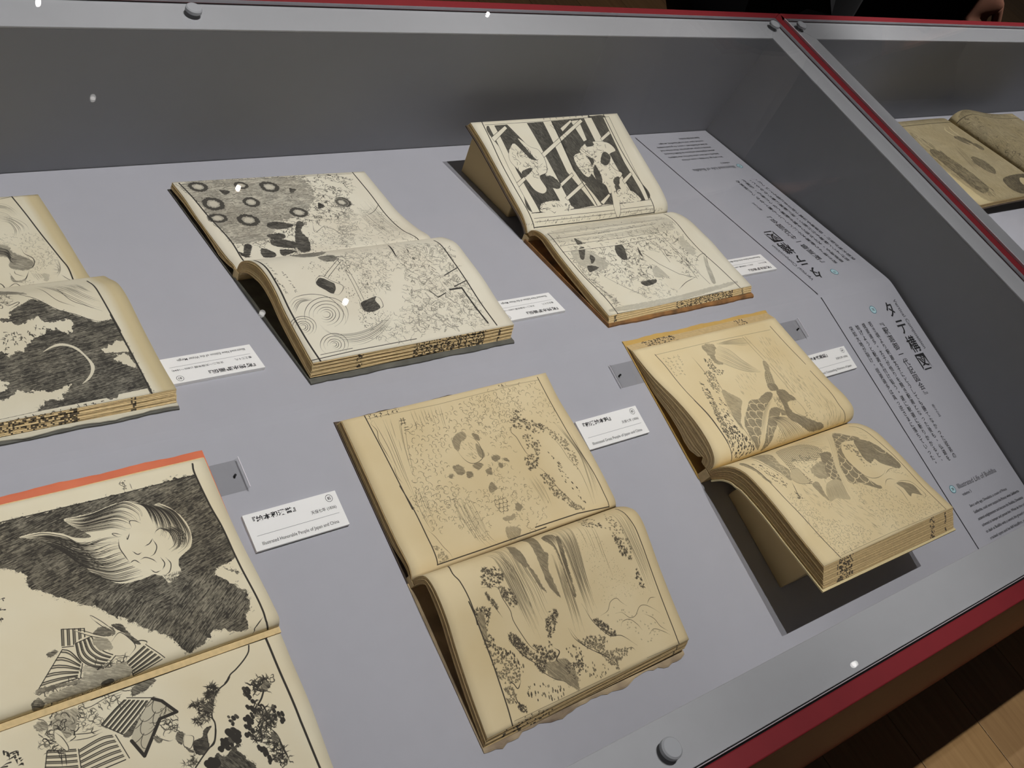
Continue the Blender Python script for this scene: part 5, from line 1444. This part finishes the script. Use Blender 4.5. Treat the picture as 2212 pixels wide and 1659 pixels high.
def visitor(x, y, turn, top, label, hand_z, reach, coat_len, other=(.02, -.03), shirt=None):
    """standing visitor facing the case (towards -y); local x to the visitor's left"""
    r = thing('person', (x, y, 0), label, 'person')
    b = [(0,0,.96,.15,.11),(0,.0,1.12,.13,.10),(0,-.01,1.30,.16,.11),(0,0,1.42,.13,.09),(0,-.01,1.50,.055,.055),(0,-.02,1.56,.052,.055)]
    e = [(0,1),(1,2),(2,3),(3,4),(4,5)]
    for sg in (-1, 1):
        k = len(b); b += [(.09*sg,0,.90,.085,.09),(.095*sg,-.01,.50,.058,.06),(.10*sg,.02,.10,.036,.04),(.105*sg,-.09,.035,.035,.028)]; e += [(0,k),(k,k+1),(k+1,k+2),(k+2,k+3)]
        k = len(b); rx, ry = (reach if sg == -1 else other)
        b += [(.19*sg,0,1.40,.055,.055),(.235*sg,.02,1.13,.042,.042),(.245*sg+rx*.6,ry*.6,hand_z+.10 if sg == -1 else .92,.032,.030),(.245*sg+rx,ry,hand_z if sg == -1 else .86,.026,.020)]
        e += [(3,k),(k,k+1),(k+1,k+2),(k+2,k+3)]
    skin_mesh('body', b, e, r, SKIN)
    for sg in (-1, 1):                                            # hands: palm, four fingers, thumb
        rx, ry = (reach if sg == -1 else other); hz = hand_z if sg == -1 else .86; hx = .245*sg+rx
        pts = [(hx,ry,hz+.01,.026,.016),(hx,ry-.004,hz-.045,.036,.014),(hx,ry-.006,hz-.080,.038,.013)]; ed = [(0,1),(1,2)]
        for q, ln in zip((-.028,-.0095,.0095,.027), (.062,.074,.070,.054)):
            k = len(pts); pts += [(hx+q,ry-.010,hz-.088,.0095,.009),(hx+q*1.08,ry-.018,hz-.09-ln*.55,.0088,.0084),(hx+q*1.05,ry-.034,hz-.09-ln,.0075,.0072)]; ed += [(2,k),(k,k+1),(k+1,k+2)]
        k = len(pts); pts += [(hx-.034*sg,ry-.012,hz-.035,.013,.012),(hx-.050*sg,ry-.024,hz-.068,.0105,.010),(hx-.050*sg,ry-.032,hz-.096,.0085,.008)]; ed += [(1,k),(k,k+1),(k+1,k+2)]
        skin_mesh('hand', pts, ed, r, SKIN)
    c = CLOTH[top]
    t = [(0,0,.98,.185,.135),(0,0,1.14,.165,.125),(0,-.01,1.32,.185,.13),(0,0,1.43,.15,.105),(0,-.005,1.475,.075,.07),(0,0,coat_len+.12,.20,.15),(0,0,coat_len,.215,.16)]
    te = [(0,1),(1,2),(2,3),(3,4),(0,5),(5,6)]
    for sg in (-1, 1):
        k = len(t); rx, ry = (reach if sg == -1 else other); hz = hand_z if sg == -1 else .86
        t += [(.195*sg,0,1.40,.07,.07),(.245*sg,.02,1.13,.058,.058),(.248*sg+rx*.55,ry*.5,hz+.115,.045,.045)]; te += [(3,k),(k,k+1),(k+1,k+2)]
    if shirt:                                                     # pale top, dark long skirt below
        skin_mesh('shirt', t[:5]+t[7:], [(0,1),(1,2),(2,3),(3,4)]+[(a-2 if a > 6 else a, b-2 if b > 6 else b) for a, b in te[6:]], r, shirt)
        skin_mesh('skirt', [(0,0,1.06,.175,.13),(0,0,.96,.20,.15),(0,0,coat_len+.12,.225,.17),(0,0,coat_len,.235,.18)], [(0,1),(1,2),(2,3)], r, c)
    else: skin_mesh('coat', t, te, r, c)
    l = [(0,0,.97,.15,.12)]; le = []
    for sg in (-1, 1):
        k = len(l); l += [(.095*sg,0,.86,.10,.105),(.10*sg,-.01,.50,.078,.08),(.102*sg,.02,.11,.065,.07)]; le += [(0,k),(k,k+1),(k+1,k+2)]
    skin_mesh('trousers', l, le, r, CLOTH['dark'])
    for sg in (-1, 1):
        skin_mesh('shoe', [(.103*sg,.03,.055,.042,.05),(.106*sg,-.06,.045,.045,.04),(.108*sg,-.14,.035,.042,.03)], [(0,1),(1,2)], r, CLOTH['shoe'])
    h = MB(); ellipsoid(h, (0,-.025,1.655), (.076,.092,.112), SKIN); ellipsoid(h, (0,-.048,1.585), (.05,.055,.045), SKIN)
    for sg in (-1, 1): ellipsoid(h, (.078*sg,-.015,1.645), (.012,.022,.032), SKIN, 8)
    ellipsoid(h, (0,-.122,1.635), (.013,.02,.03), SKIN, 8); hd = h.build('head', None, True); hd.parent = r
    for sg in (-1, 1):
        h = MB(); ellipsoid(h, (.03*sg,-.107,1.66), (.014,.008,.007), EYE, 8); o = h.build('eye', None, True); o.parent = r
    h = MB(); ellipsoid(h, (0,-.112,1.592), (.025,.008,.007), LIP, 8); o = h.build('mouth', None, True); o.parent = r
    h = MB(); ellipsoid(h, (0,.0,1.69), (.086,.098,.095), HAIR); ellipsoid(h, (0,.045,1.62), (.08,.06,.11), HAIR); o = h.build('hair', None, True); o.parent = r
    r.rotation_euler = (0, 0, turn)
    return r
visitor(.35, .29, .05, 'black', 'person in long black clothes standing behind the far edge, left of the bare hand', .86, (.06, .14), .62, (-.06, .14), mat('shirt_pale', (196, 190, 182), .85))
visitor(.90, .30, 0, 'navy', 'person in dark navy clothes with a bare hand by the far edge',   .885, (.16, -.17), .60, (-.05, .14))
